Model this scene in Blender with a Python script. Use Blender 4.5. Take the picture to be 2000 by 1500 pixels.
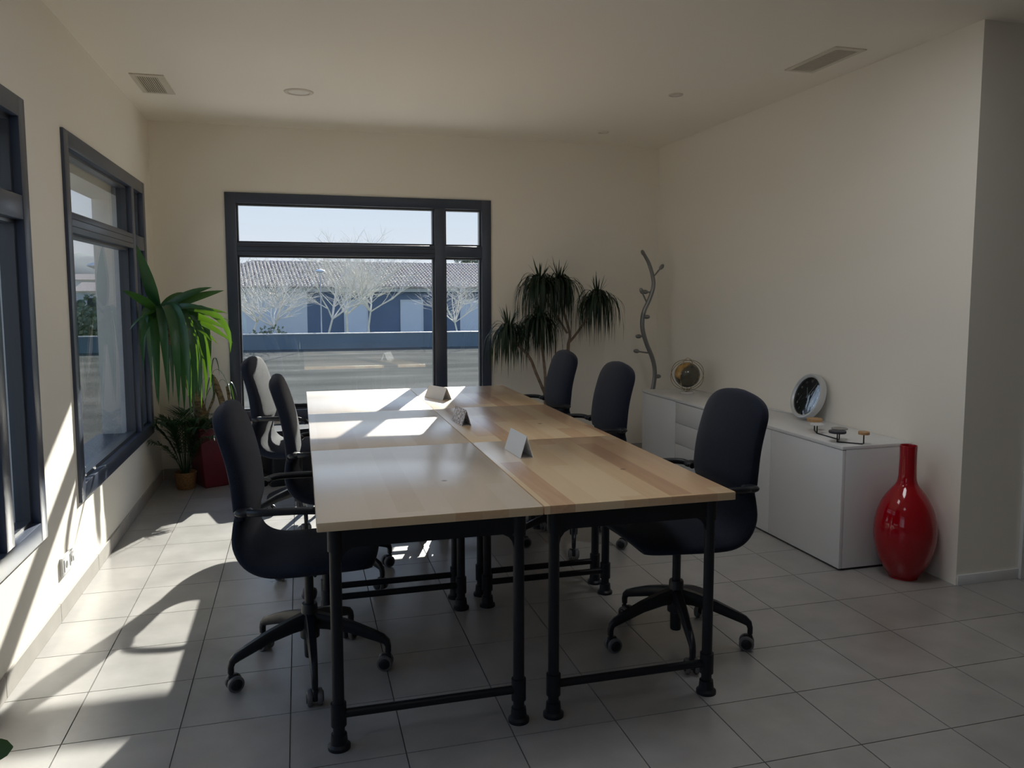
import bpy, bmesh, math, random
from mathutils import Vector, Matrix, noise
random.seed(7)
R = math.radians
SC = bpy.context.scene
COL = SC.collection
for o in list(bpy.data.objects):
    bpy.data.objects.remove(o)

# ------------------------------------------------------------------ camera, sky, sun, exposure
CAMZ, YAW, PITCH, ROLL, FPX = 1.3761, .28, -.0928, .001, 1566.97
cam_d = bpy.data.cameras.new('camera')
cam_d.sensor_width = 36
cam_d.lens = FPX / 2000 * 36
cam_d.shift_x = (1000 - 1035.4) / 2000
cam_d.shift_y = (715.54 - 750) / 2000
cam_d.clip_end = 2000
cam = bpy.data.objects.new('camera', cam_d)
COL.objects.link(cam)
FW = Vector((math.sin(YAW) * math.cos(PITCH), math.cos(YAW) * math.cos(PITCH), math.sin(PITCH)))
RT = Vector((math.cos(YAW), -math.sin(YAW), 0))
UP = RT.cross(FW)
RT2 = RT * math.cos(ROLL) + UP * math.sin(ROLL)
UP2 = -RT * math.sin(ROLL) + UP * math.cos(ROLL)
M = Matrix((RT2, UP2, -FW)).transposed().to_4x4()
M.translation = (0, 0, CAMZ)
cam.matrix_world = M
SC.camera = cam

SUN_DIR = Vector((.2795, .8698, .4067)).normalized()      # towards the sun
SUN_EL = math.asin(SUN_DIR.z)
SUN_AZ = math.atan2(SUN_DIR.x, SUN_DIR.y)
world = bpy.data.worlds.new('sky')
SC.world = world
world.use_nodes = True
wn = world.node_tree
wn.nodes.clear()
wo = wn.nodes.new('ShaderNodeOutputWorld')
wb = wn.nodes.new('ShaderNodeBackground')
wtc = wn.nodes.new('ShaderNodeTexCoord')
wsx = wn.nodes.new('ShaderNodeSeparateXYZ')
wcr = wn.nodes.new('ShaderNodeValToRGB')           # pale winter sky: hazy white-blue at the horizon, bluer overhead
wel = wcr.color_ramp.elements
wel[0].position, wel[0].color = 0.0, (.76, .79, .835, 1)
wel[1].position, wel[1].color = 1.0, (.26, .42, .74, 1)
for p_, c_ in ((.06, (.69, .735, .805)), (.14, (.60, .69, .81)), (.40, (.42, .57, .83))):
    wk = wel.new(p_)
    wk.color = (*c_, 1)
wn.links.new(wtc.outputs['Generated'], wsx.inputs[0])
wn.links.new(wsx.outputs['Z'], wcr.inputs[0])
wn.links.new(wcr.outputs[0], wb.inputs['Color'])
wb.inputs['Strength'].default_value = 1.0
wn.links.new(wb.outputs[0], wo.inputs['Surface'])

sun_d = bpy.data.lights.new('sun', 'SUN')
sun_d.energy = 13.0
sun_d.angle = R(.53)
sun_d.color = (1, .93, .82)
sun = bpy.data.objects.new('sun', sun_d)
COL.objects.link(sun)
sun.rotation_euler = SUN_DIR.to_track_quat('Z', 'Y').to_euler()
sun.location = (8, 30, 20)

# fill lamps added out of view to brighten the near end (housings added further down)
FILL_PANELS = [(.40, 2.95, 3.6), (1.75, 2.60, 6.4), (.40, .90, 1.4)]
for px_, py_, pw_ in FILL_PANELS:
    pl = bpy.data.lights.new('fill_lamp', 'AREA')
    pl.shape = 'SQUARE'
    pl.size = .54
    pl.energy = pw_
    pl.color = (.95, .97, 1.0)
    po = bpy.data.objects.new('fill_lamp', pl)
    COL.objects.link(po)
    po.location = (px_, py_, 2.5754 - .014)

SC.view_settings.view_transform = 'Standard'
SC.view_settings.look = 'None'
SC.view_settings.gamma = 1
SC.view_settings.use_curve_mapping = False
SC.view_settings.exposure = 0.3
cy = SC.cycles
cy.use_denoising = True
cy.max_bounces = 14
cy.diffuse_bounces = 8
cy.glossy_bounces = 5
cy.transmission_bounces = 8
cy.transparent_max_bounces = 20
cy.caustics_reflective = False
cy.caustics_refractive = False
cy.sample_clamp_indirect = 8

# room dimensions
XL, XR, YB, H, YE = -.9923, 2.9409, 6.306, 2.5754, 2.9711
YR, XF = -3.2, 6.4                   # rear wall and far right wall, behind the camera
TS, TX0, TY0 = .3354, -.7296, 2.6326  # floor tile grid


# ------------------------------------------------------------------ materials
def s2l(c):
    return tuple(((v / 255) / 12.92 if v / 255 < .04045 else ((v / 255 + .055) / 1.055) ** 2.4) for v in c)


def mat(name, col, rough=.5, metal=0, spec=.5, coat=0, var=0, scale=8, bump=0, bscale=60, trans=0, stretch=None, coat_rough=.05, sheen=0):
    """principled material; var mixes in a noise of darker and lighter tone, bump is fine relief"""
    m = bpy.data.materials.new(name)
    m.use_nodes = True
    nt = m.node_tree
    b = nt.nodes['Principled BSDF']
    b.inputs['Base Color'].default_value = (*col, 1)
    b.inputs['Roughness'].default_value = rough
    b.inputs['Metallic'].default_value = metal
    b.inputs['Specular IOR Level'].default_value = spec
    b.inputs['Coat Weight'].default_value = coat
    b.inputs['Sheen Weight'].default_value = sheen
    b.inputs['Sheen Roughness'].default_value = .25
    b.inputs['Coat Roughness'].default_value = coat_rough
    tc = nt.nodes.new('ShaderNodeTexCoord')
    mp = nt.nodes.new('ShaderNodeMapping')
    nt.links.new(tc.outputs['Object'], mp.inputs[0])
    if stretch:
        mp.inputs['Scale'].default_value = stretch
    if var:
        n = nt.nodes.new('ShaderNodeTexNoise')
        n.inputs['Scale'].default_value = scale
        n.inputs['Detail'].default_value = 5
        nt.links.new(mp.outputs[0], n.inputs['Vector'])
        mr = nt.nodes.new('ShaderNodeMapRange')
        mr.inputs['From Min'].default_value = .3
        mr.inputs['From Max'].default_value = .7
        mr.inputs['To Min'].default_value = 1 - var
        mr.inputs['To Max'].default_value = 1 + var
        nt.links.new(n.outputs['Fac'], mr.inputs['Value'])
        mx = nt.nodes.new('ShaderNodeVectorMath')
        mx.operation = 'SCALE'
        mx.inputs[0].default_value = col
        nt.links.new(mr.outputs[0], mx.inputs['Scale'])
        nt.links.new(mx.outputs[0], b.inputs['Base Color'])
    if bump:
        n2 = nt.nodes.new('ShaderNodeTexNoise')
        n2.inputs['Scale'].default_value = bscale
        n2.inputs['Detail'].default_value = 3
        nt.links.new(mp.outputs[0], n2.inputs['Vector'])
        bp = nt.nodes.new('ShaderNodeBump')
        bp.inputs['Strength'].default_value = bump
        bp.inputs['Distance'].default_value = .01
        nt.links.new(n2.outputs['Fac'], bp.inputs['Height'])
        nt.links.new(bp.outputs[0], b.inputs['Normal'])
    if trans:                                     # leaves let the sun shine through
        t = nt.nodes.new('ShaderNodeBsdfTranslucent')
        t.inputs['Color'].default_value = (min(1, col[0] * 5 + .12), min(1, col[1] * 3.2 + .2), col[2] * .5, 1)
        ms = nt.nodes.new('ShaderNodeMixShader')
        ms.inputs[0].default_value = trans
        nt.links.new(b.outputs[0], ms.inputs[1])
        nt.links.new(t.outputs[0], ms.inputs[2])
        nt.links.new(ms.outputs[0], nt.nodes['Material Output'].inputs['Surface'])
    return m


def glass_mat(name, f0=.055, tint=(.95, .975, .985)):
    """clear window pane: transparent, with a mirror reflection that grows at grazing angles"""
    m = bpy.data.materials.new(name)
    m.use_nodes = True
    nt = m.node_tree
    nt.nodes.remove(nt.nodes['Principled BSDF'])
    lw = nt.nodes.new('ShaderNodeLayerWeight')
    lw.inputs['Blend'].default_value = .5
    pw = nt.nodes.new('ShaderNodeMath')
    pw.operation = 'POWER'
    pw.inputs[1].default_value = 5
    nt.links.new(lw.outputs['Facing'], pw.inputs[0])
    ma = nt.nodes.new('ShaderNodeMath')
    ma.operation = 'MULTIPLY_ADD'
    ma.inputs[1].default_value = 1 - f0
    ma.inputs[2].default_value = f0
    ma.use_clamp = True
    nt.links.new(pw.outputs[0], ma.inputs[0])
    tr = nt.nodes.new('ShaderNodeBsdfTransparent')
    tr.inputs['Color'].default_value = (*tint, 1)
    gl = nt.nodes.new('ShaderNodeBsdfGlossy')
    gl.inputs['Roughness'].default_value = 0.0
    ms = nt.nodes.new('ShaderNodeMixShader')
    nt.links.new(ma.outputs[0], ms.inputs[0])
    nt.links.new(tr.outputs[0], ms.inputs[1])
    nt.links.new(gl.outputs[0], ms.inputs[2])
    nt.links.new(ms.outputs[0], nt.nodes['Material Output'].inputs['Surface'])
    return m


def tile_mat():
    m = mat('floor_tile', (.36, .35, .335), rough=.3, spec=.8)
    nt = m.node_tree
    b = nt.nodes['Principled BSDF']
    g = nt.nodes.new('ShaderNodeNewGeometry')
    n = nt.nodes.new('ShaderNodeTexNoise')
    n.inputs['Scale'].default_value = 4.5
    n.inputs['Detail'].default_value = 7
    n.inputs['Roughness'].default_value = .6
    nt.links.new(g.outputs['Position'], n.inputs['Vector'])
    oi = nt.nodes.new('ShaderNodeObjectInfo')
    a1 = nt.nodes.new('ShaderNodeMath')
    a1.operation = 'MULTIPLY_ADD'
    a1.inputs[1].default_value = .10
    nt.links.new(oi.outputs['Random'], a1.inputs[0])
    mr = nt.nodes.new('ShaderNodeMapRange')
    mr.inputs['From Min'].default_value = .3
    mr.inputs['From Max'].default_value = .7
    mr.inputs['To Min'].default_value = .80
    mr.inputs['To Max'].default_value = 1.09
    nt.links.new(n.outputs['Fac'], mr.inputs['Value'])
    nt.links.new(mr.outputs[0], a1.inputs[2])
    sc = nt.nodes.new('ShaderNodeVectorMath')
    sc.operation = 'SCALE'
    sc.inputs[0].default_value = (.365, .355, .343)
    nt.links.new(a1.outputs[0], sc.inputs['Scale'])
    nt.links.new(sc.outputs[0], b.inputs['Base Color'])
    rr = nt.nodes.new('ShaderNodeMapRange')
    rr.inputs['To Min'].default_value = .24
    rr.inputs['To Max'].default_value = .36
    nt.links.new(n.outputs['Fac'], rr.inputs['Value'])
    nt.links.new(rr.outputs[0], b.inputs['Roughness'])
    return m


def wood_mat(name, ramp):
    """edge-glued pine: staves along Y with their own tone, long grain inside each"""
    m = mat(name, (.6, .42, .24), rough=.34, spec=.7, coat=1.0, coat_rough=.24)
    nt = m.node_tree
    b = nt.nodes['Principled BSDF']
    b.inputs['Coat IOR'].default_value = 1.85
    tc = nt.nodes.new('ShaderNodeTexCoord')
    oi = nt.nodes.new('ShaderNodeObjectInfo')
    sx = nt.nodes.new('ShaderNodeSeparateXYZ')
    nt.links.new(tc.outputs['Object'], sx.inputs[0])
    rnd = nt.nodes.new('ShaderNodeMath')
    rnd.operation = 'MULTIPLY_ADD'
    rnd.inputs[1].default_value = 37.0
    nt.links.new(oi.outputs['Random'], rnd.inputs[0])
    dv = nt.nodes.new('ShaderNodeMath')
    dv.operation = 'MULTIPLY'
    dv.inputs[1].default_value = 1 / .082
    nt.links.new(sx.outputs['X'], dv.inputs[0])
    nt.links.new(dv.outputs[0], rnd.inputs[2])
    fl = nt.nodes.new('ShaderNodeMath')
    fl.operation = 'FLOOR'
    nt.links.new(rnd.outputs[0], fl.inputs[0])
    # staves are butted at different lengths
    wn0 = nt.nodes.new('ShaderNodeTexWhiteNoise')
    wn0.noise_dimensions = '1D'
    nt.links.new(fl.outputs[0], wn0.inputs['W'])
    ly = nt.nodes.new('ShaderNodeMath')
    ly.operation = 'MULTIPLY_ADD'
    ly.inputs[1].default_value = 1.1
    nt.links.new(sx.outputs['Y'], ly.inputs[0])
    nt.links.new(wn0.outputs['Value'], ly.inputs[2])
    fl2 = nt.nodes.new('ShaderNodeMath')
    fl2.operation = 'FLOOR'
    nt.links.new(ly.outputs[0], fl2.inputs[0])
    cv = nt.nodes.new('ShaderNodeCombineXYZ')
    nt.links.new(fl.outputs[0], cv.inputs[0])
    nt.links.new(fl2.outputs[0], cv.inputs[1])
    wn1 = nt.nodes.new('ShaderNodeTexWhiteNoise')
    wn1.noise_dimensions = '2D'
    nt.links.new(cv.outputs[0], wn1.inputs['Vector'])
    mp = nt.nodes.new('ShaderNodeMapping')
    mp.inputs['Scale'].default_value = (26, 1.6, 26)
    nt.links.new(tc.outputs['Object'], mp.inputs[0])
    ad = nt.nodes.new('ShaderNodeVectorMath')
    ad.operation = 'ADD'
    nt.links.new(mp.outputs[0], ad.inputs[0])
    nt.links.new(wn1.outputs['Color'], ad.inputs[1])
    gn = nt.nodes.new('ShaderNodeTexNoise')
    gn.inputs['Scale'].default_value = 1.6
    gn.inputs['Detail'].default_value = 6
    gn.inputs['Distortion'].default_value = .8
    nt.links.new(ad.outputs[0], gn.inputs['Vector'])
    mixv = nt.nodes.new('ShaderNodeMath')
    mixv.operation = 'MULTIPLY_ADD'
    mixv.inputs[1].default_value = .26
    nt.links.new(gn.outputs['Fac'], mixv.inputs[0])
    sc0 = nt.nodes.new('ShaderNodeMath')
    sc0.operation = 'MULTIPLY'
    sc0.inputs[1].default_value = .74
    nt.links.new(wn1.outputs['Value'], sc0.inputs[0])
    nt.links.new(sc0.outputs[0], mixv.inputs[2])
    cr = nt.nodes.new('ShaderNodeValToRGB')
    e = cr.color_ramp.elements
    e[0].position, e[0].color = .12, (*ramp[0], 1)
    e[1].position, e[1].color = .9, (*ramp[4], 1)
    for p, c in zip((.3, .5, .72), ramp[1:4]):
        k = e.new(p)
        k.color = (*c, 1)
    nt.links.new(mixv.outputs[0], cr.inputs[0])
    # knots
    vo = nt.nodes.new('ShaderNodeTexVoronoi')
    vo.inputs['Scale'].default_value = 3.2
    nt.links.new(tc.outputs['Object'], vo.inputs['Vector'])
    kr = nt.nodes.new('ShaderNodeMapRange')
    kr.inputs['From Min'].default_value = .02
    kr.inputs['From Max'].default_value = .045
    nt.links.new(vo.outputs['Distance'], kr.inputs['Value'])
    km = nt.nodes.new('ShaderNodeMix')
    km.data_type = 'RGBA'
    km.inputs[6].default_value = (.2, .1, .045, 1)
    nt.links.new(kr.outputs[0], km.inputs[0])
    nt.links.new(cr.outputs[0], km.inputs[7])
    nt.links.new(km.outputs[2], b.inputs['Base Color'])
    bp = nt.nodes.new('ShaderNodeBump')
    bp.inputs['Strength'].default_value = .12
    bp.inputs['Distance'].default_value = .002
    nt.links.new(gn.outputs['Fac'], bp.inputs['Height'])
    nt.links.new(bp.outputs[0], b.inputs['Normal'])
    return m


def ramp_noise_mat(name, stops, scale, rough=.5, metal=0, detail=5, stretch=(1, 1, 1), coat=0, bump=0, spec=.5):
    m = mat(name, stops[0][1], rough=rough, metal=metal, coat=coat, spec=spec)
    nt = m.node_tree
    b = nt.nodes['Principled BSDF']
    tc = nt.nodes.new('ShaderNodeTexCoord')
    mp = nt.nodes.new('ShaderNodeMapping')
    mp.inputs['Scale'].default_value = stretch
    n = nt.nodes.new('ShaderNodeTexNoise')
    n.inputs['Scale'].default_value = scale
    n.inputs['Detail'].default_value = detail
    cr = nt.nodes.new('ShaderNodeValToRGB')
    el = cr.color_ramp.elements
    el[0].position, el[0].color = stops[0][0], (*stops[0][1], 1)
    el[1].position, el[1].color = stops[-1][0], (*stops[-1][1], 1)
    for p, c in stops[1:-1]:
        k = el.new(p)
        k.color = (*c, 1)
    nt.links.new(tc.outputs['Object'], mp.inputs[0])
    nt.links.new(mp.outputs[0], n.inputs['Vector'])
    nt.links.new(n.outputs['Fac'], cr.inputs[0])
    nt.links.new(cr.outputs[0], b.inputs['Base Color'])
    if bump:
        bp = nt.nodes.new('ShaderNodeBump')
        bp.inputs['Strength'].default_value = bump
        bp.inputs['Distance'].default_value = .02
        nt.links.new(n.outputs['Fac'], bp.inputs['Height'])
        nt.links.new(bp.outputs[0], b.inputs['Normal'])
    return m


MT = dict(
    wall=mat('wall_paint', (.90, .862, .785), rough=.7, spec=.3, bump=.04, bscale=220),
    ceil=mat('ceiling_paint', (.90, .862, .785), rough=.8, spec=.2, bump=.03, bscale=200),
    facade=mat('facade_render', (.44, .42, .37), rough=.9, spec=.2, var=.05, scale=6, bump=.15, bscale=90),
    tile=tile_mat(),
    skirt=mat('skirting_tile', (.42, .40, .375), rough=.75, spec=.2, var=.08, scale=6),
    grout=mat('grout', (.20, .19, .18), rough=.9, var=.1, scale=30),
    alu=mat('anthracite_aluminium', (.048, .063, .100), rough=.33, spec=.6, bump=.02, bscale=500),
    bead=mat('glazing_bead', (.05, .055, .065), rough=.3, spec=.6),
    glass=glass_mat('window_glass'),
    wood=wood_mat('pine_top', ((.52, .29, .155), (.68, .42, .24), (.76, .54, .32), (.80, .60, .37), (.82, .63, .40))),
    woodglare=wood_mat('glare_pine_top', ((.66, .55, .44), (.69, .58, .47), (.71, .61, .50), (.73, .63, .53), (.74, .65, .55))),  # same pine, window glare put into the colour as a paler tone
    black=mat('black_powder_coat', (.007, .009, .014), rough=.45, spec=.35, bump=.03, bscale=400),
    plastic=mat('black_plastic', (.010, .012, .017), rough=.38, spec=.4),
    fabric=mat('navy_fabric', (.011, .015, .029), rough=.85, spec=.25, var=.18, scale=220, bump=.35, bscale=500, sheen=.25),
    mesh=mat('grey_weave', (.105, .10, .095), rough=.85, spec=.3, var=.2, scale=260, bump=.35, bscale=520),
    tyre=mat('caster_tyre', (.13, .13, .14), rough=.5),
    white=mat('white_lacquer', (.74, .745, .76), rough=.28, spec=.5),
    whitein=mat('cabinet_side', (.70, .70, .71), rough=.4),
    plinth=mat('dark_plinth', (.03, .03, .032), rough=.6),
    red=mat('red_glaze', (.34, .002, .009), rough=.08, spec=.45, coat=.3),
    redpot=mat('burgundy_pot', (.14, .009, .02), rough=.3, coat=.3),
    basket=ramp_noise_mat('wicker', [(.3, (.16, .075, .025)), (.6, (.36, .19, .075))], 70, rough=.8, stretch=(1, 1, 3), bump=.6),
    soil=mat('soil', (.03, .02, .014), rough=1, var=.3, scale=40, bump=.6, bscale=60),
    leaf=mat('yucca_leaf', (.022, .085, .03), rough=.32, spec=.5, trans=.10, var=.2, scale=5),
    dleaf=mat('dracaena_leaf', (.010, .026, .014), rough=.4, spec=.4, trans=.06, var=.2, scale=5),
    pleaf=mat('palm_leaf', (.018, .060, .026), rough=.45, trans=.12, var=.2, scale=8),
    bark=ramp_noise_mat('palm_bark', [(.35, (.10, .065, .03)), (.6, (.30, .22, .11))], 26, rough=.9, stretch=(1, 1, 2.5), bump=.8),
    stem=mat('thin_bark', (.21, .15, .11), rough=.8, var=.25, scale=30, bump=.4, bscale=60),
    steel=mat('brushed_steel', (.27, .275, .28), rough=.38, metal=.9, bump=.04, bscale=300),
    gold=mat('gold_wire', (.50, .38, .20), rough=.25, metal=1),
    globe=ramp_noise_mat('globe_print', [(.50, (.075, .068, .048)), (.53, (.42, .24, .07)), (.66, (.60, .35, .10))], 8.5, rough=.25, metal=.25, detail=4, coat=.6),
    marble=mat('white_marble', (.62, .60, .57), rough=.2, var=.1, scale=30),
    silver=mat('silver_rim', (.62, .64, .66), rough=.3, metal=.35),
    dial=mat('black_dial', (.006, .007, .010), rough=.5),
    lens=glass_mat('clock_glass', f0=.24, tint=(.98, .98, .98)),
    print=mat('white_print', (.75, .76, .78), rough=.5),
    discw=mat('beech_disc', (.50, .30, .14), rough=.5, var=.12, scale=30, stretch=(1, 8, 1)),
    discg=mat('grey_disc', (.30, .29, .27), rough=.5),
    discd=mat('slate_disc', (.035, .035, .05), rough=.5),
    vent=mat('vent_enamel', (.66, .62, .54), rough=.5),
    ventdark=mat('vent_duct', (.05, .04, .03), rough=.9),
    lamp=mat('lamp_diffuser', (.78, .75, .70), rough=.35),
    outlet=mat('outlet_plastic', (.80, .80, .80), rough=.3),
    hole=mat('socket_hole', (.04, .04, .04), rough=.6),
    acrylic=mat('card_stock', (.80, .86, .93), rough=.25, spec=.6),
    acrylicb=mat('card_inside', (.40, .36, .34), rough=.5),
    asphalt=ramp_noise_mat('asphalt', [(.3, (.072, .075, .072)), (.55, (.105, .107, .102)), (.75, (.15, .15, .143))], .9, rough=.95, stretch=(.35, 1.3, 1), detail=8, spec=0),
    barrier=mat('barrier_metal', (.11, .165, .22), rough=.7, var=.1, scale=1.5),
    cap=mat('barrier_cap', (.40, .42, .44), rough=.5),
    rooft=ramp_noise_mat('clay_tile', [(.35, (.46, .36, .31)), (.6, (.62, .53, .48))], 6, rough=.9, detail=6),
    render1=mat('grey_render', (.66, .68, .72), rough=.9, var=.06, scale=.7),
    render2=mat('blue_render', (.135, .185, .275), rough=.9, var=.06, scale=.7),
    door=mat('white_door', (.66, .70, .78), rough=.6, var=.03, scale=2),
    twig=mat('pale_twig', (.62, .59, .55), rough=.8, var=.15, scale=4),
    hedge=ramp_noise_mat('hedge_leaf', [(.3, (.05, .075, .05)), (.7, (.20, .23, .16))], 9, rough=.8),
    hill=ramp_noise_mat('hill_haze', [(.3, (.10, .14, .17)), (.7, (.17, .21, .23))], .06, rough=1),  # blue-grey distance haze put into the hill's colour
    sunbounce=mat('bounce_paving', (.76, .745, .71), rough=.9, spec=.1, var=.06, scale=3),  # added ground strip, kept very pale to throw sun into the room
    paint=mat('road_paint', (.62, .58, .52), rough=.8, var=.1, scale=5),
)


# ------------------------------------------------------------------ mesh helpers
def link(name, bm, m, parent=None, smooth=35, loc=None):
    me = bpy.data.meshes.new(name)
    bmesh.ops.recalc_face_normals(bm, faces=bm.faces)
    bm.to_mesh(me)
    bm.free()
    for x in (m if isinstance(m, (list, tuple)) else [m]):
        me.materials.append(MT[x] if isinstance(x, str) else x)
    if smooth:
        me.shade_smooth()
        me.set_sharp_from_angle(angle=R(smooth))
    o = bpy.data.objects.new(name, me)
    COL.objects.link(o)
    if parent is not None:
        o.parent = parent
    if loc is not None:
        o.location = loc
    return o


def empty(name, loc, rz=0):
    o = bpy.data.objects.new(name, None)
    o.empty_display_size = .1
    COL.objects.link(o)
    o.location = loc
    o.rotation_euler = (0, 0, rz)
    return o


def tag(o, label=None, cat=None, group=None, kind=None):
    for k, v in (('label', label), ('category', cat), ('group', group), ('kind', kind)):
        if v:
            o[k] = v
    return o


def thing(name, label, cat, loc, rz=0, group=None):
    return tag(empty(name, loc, rz), label, cat, group)


def copy_tree(o, parent=None):
    c = o.copy()
    COL.objects.link(c)
    if parent is not None:
        c.parent = parent
    for ch in list(o.children):
        copy_tree(ch, c)
    return c


def BM():
    return bmesh.new()


def box(bm, x0, x1, y0, y1, z0, z1, bev=0, mi=0):
    vs = [bm.verts.new((x, y, z)) for x in (x0, x1) for y in (y0, y1) for z in (z0, z1)]
    fs = []
    for f in ((0, 1, 3, 2), (4, 6, 7, 5), (0, 4, 5, 1), (2, 3, 7, 6), (0, 2, 6, 4), (1, 5, 7, 3)):
        q = bm.faces.new([vs[i] for i in f])
        q.material_index = mi
        fs.append(q)
    if bev:
        ed = list({e for f in fs for e in f.edges})
        bmesh.ops.bevel(bm, geom=ed, offset=bev, segments=2, profile=.5, affect='EDGES')
    return vs


def frames(pts):
    """parallel transported frame along a polyline"""
    pts = [Vector(p) for p in pts]
    T = []
    for i in range(len(pts)):
        a = pts[max(i - 1, 0)]
        b = pts[min(i + 1, len(pts) - 1)]
        T.append((b - a).normalized())
    n = T[0].orthogonal().normalized()
    out = []
    for i, t in enumerate(T):
        n = (n - t * n.dot(t))
        n = n.normalized() if n.length > 1e-6 else t.orthogonal().normalized()
        out.append((pts[i], t, n, t.cross(n)))
    return out


def tube(bm, pts, r, seg=10, cap=True, mi=0, closed=False):
    fr = frames(pts)
    rs = r if isinstance(r, (list, tuple)) else [r] * len(fr)
    rings = []
    for (p, t, n, b), rr in zip(fr, rs):
        rings.append([bm.verts.new(p + (n * math.cos(a) + b * math.sin(a)) * rr) for a in (2 * math.pi * k / seg for k in range(seg))])
    pairs = list(zip(rings, rings[1:]))
    if closed:
        pairs.append((rings[-1], rings[0]))
    for A, B in pairs:
        for k in range(seg):
            f = bm.faces.new((A[k], A[(k + 1) % seg], B[(k + 1) % seg], B[k]))
            f.material_index = mi
    if cap and not closed:
        bm.faces.new(rings[0][::-1]).material_index = mi
        bm.faces.new(rings[-1]).material_index = mi


def lathe(bm, prof, seg=32, c=(0, 0, 0), mi=0, mat4=None):
    """prof: list of (r, z)"""
    c = Vector(c)
    rings = []
    for r, z in prof:
        if r < 1e-6:
            rings.append([bm.verts.new((0, 0, z))])
        else:
            rings.append([bm.verts.new((r * math.cos(2 * math.pi * k / seg), r * math.sin(2 * math.pi * k / seg), z)) for k in range(seg)])
    for A, B in zip(rings, rings[1:]):
        for k in range(seg):
            a0, a1 = A[k % len(A)], A[(k + 1) % len(A)]
            b0, b1 = B[k % len(B)], B[(k + 1) % len(B)]
            vs = []
            for v in (a0, a1, b1, b0):
                if v not in vs:
                    vs.append(v)
            if len(vs) > 2:
                bm.faces.new(vs).material_index = mi
    for ring in rings:
        for v in ring:
            if mat4 is not None:
                v.co = mat4 @ v.co
            v.co += c


def bez(p, n):
    out = []
    for i in range(n + 1):
        t = i / n
        q = [Vector(a) for a in p]
        while len(q) > 1:
            q = [a.lerp(b, t) for a, b in zip(q, q[1:])]
        out.append(q[0])
    return out


def spline(P, n=6):
    """Catmull-Rom through the points"""
    P = [Vector(p) for p in P]
    P = [P[0] * 2 - P[1]] + P + [P[-1] * 2 - P[-2]]
    out = []
    for i in range(1, len(P) - 2):
        a, b, c, d = P[i - 1:i + 3]
        for k in range(n):
            t = k / n
            out.append(.5 * ((2 * b) + (c - a) * t + (2 * a - 5 * b + 4 * c - d) * t * t + (3 * b - a - 3 * c + d) * t ** 3))
    out.append(P[-2])
    return out


def blade(bm, pts, width, fold=.25, prof=None, up=Vector((0, 0, 1)), mi=0):
    """a leaf blade along pts, folded along the midrib"""
    pts = [Vector(p) for p in pts]
    n = len(pts)
    prev = None
    for i in range(n):
        t = (pts[min(i + 1, n - 1)] - pts[max(i - 1, 0)]).normalized()
        s = t.cross(up)
        if s.length < .05:
            s = t.cross(Vector((.3, -1, 0)))
        s.normalize()
        if prev and s.dot(prev[3]) < 0:
            s = -s
        nn = s.cross(t).normalized()
        u = i / (n - 1)
        w = width * .5 * (prof(u) if prof else (min(1, .45 + 2.2 * u) * max(0, 1 - u ** 3.2)))
        a = bm.verts.new(pts[i] - s * w + nn * w * fold)
        b = bm.verts.new(pts[i])
        c = bm.verts.new(pts[i] + s * w + nn * w * fold)
        if prev:
            for f in ((prev[0], prev[1], b, a), (prev[1], prev[2], c, b)):
                bm.faces.new(f).material_index = mi
        prev = (a, b, c, s)


# ------------------------------------------------------------------ the room shell
def struct(o, label=None):
    o['kind'] = 'structure'
    if label:
        o['label'] = label
    return o


bm = BM()
box(bm, XL - .35, XF + .1, YR - .1, YB + .35, -.14, -.006)
floor = struct(link('floor', bm, 'grout', smooth=0), 'floor of square grey stoneware tiles with dark joints')


def to_px(x, y, z):
    d = Vector((x, y, z)) - Vector((0, 0, CAMZ))
    zz = d.dot(FW)
    if zz < .15:
        return None
    return 1035.4 + FPX * d.dot(RT2) / zz, 715.54 - FPX * d.dot(UP2) / zz, zz


def tile_bm(x0, x1, y0, y1):
    b_ = BM()
    g = .0013
    box(b_, x0 + g, x1 - g, y0 + g, y1 - g, -.012, 0)
    for v in b_.verts:                              # slightly eased arris
        if v.co.z > -.001:
            v.co.x += .0006 if v.co.x < (x0 + x1) / 2 else -.0006
            v.co.y += .0006 if v.co.y < (y0 + y1) / 2 else -.0006
    return b_


cells = []
i0, i1 = int((XL - TX0) // TS), int((XF - TX0) // TS)
j0, j1 = int((YR - TY0) // TS), int((YB - TY0) // TS)
for i in range(i0, i1 + 1):
    for j in range(j0, j1 + 1):
        x0, x1 = max(XL, TX0 + i * TS), min(XF, TX0 + (i + 1) * TS)
        y0, y1 = max(YR, TY0 + j * TS), min(YB, TY0 + (j + 1) * TS)
        if x1 - x0 < .012 or y1 - y0 < .012 or (x0 > XR and y0 > YE):
            continue
        best = 0
        for px, py in (((x0 + x1) / 2, (y0 + y1) / 2), (x0, y0), (x1, y0), (x0, y1), (x1, y1)):
            q = to_px(px, py, 0)
            if q and -5 < q[0] < 2005 and -5 < q[1] < 1505:
                best = max(best, 1 / q[2])
        cells.append((best, x0, x1, y0, y1))
cells.sort(key=lambda c: -c[0])
full_mesh = None
for n_, (best, x0, x1, y0, y1) in enumerate(cells):
    if best == 0 or n_ >= 300:
        break
    if x1 - x0 > TS - .001 and y1 - y0 > TS - .001:
        if full_mesh is None:
            t0 = link('tile', tile_bm(-TS / 2, TS / 2, -TS / 2, TS / 2), 'tile', floor, smooth=0)
            full_mesh = t0.data
        else:
            t0 = bpy.data.objects.new('tile', full_mesh)
            COL.objects.link(t0)
            t0.parent = floor
        t0.location = ((x0 + x1) / 2, (y0 + y1) / 2, 0)
    else:
        link('tile', tile_bm(x0, x1, y0, y1), 'tile', floor, smooth=0)
rest = cells[n_:]
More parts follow.
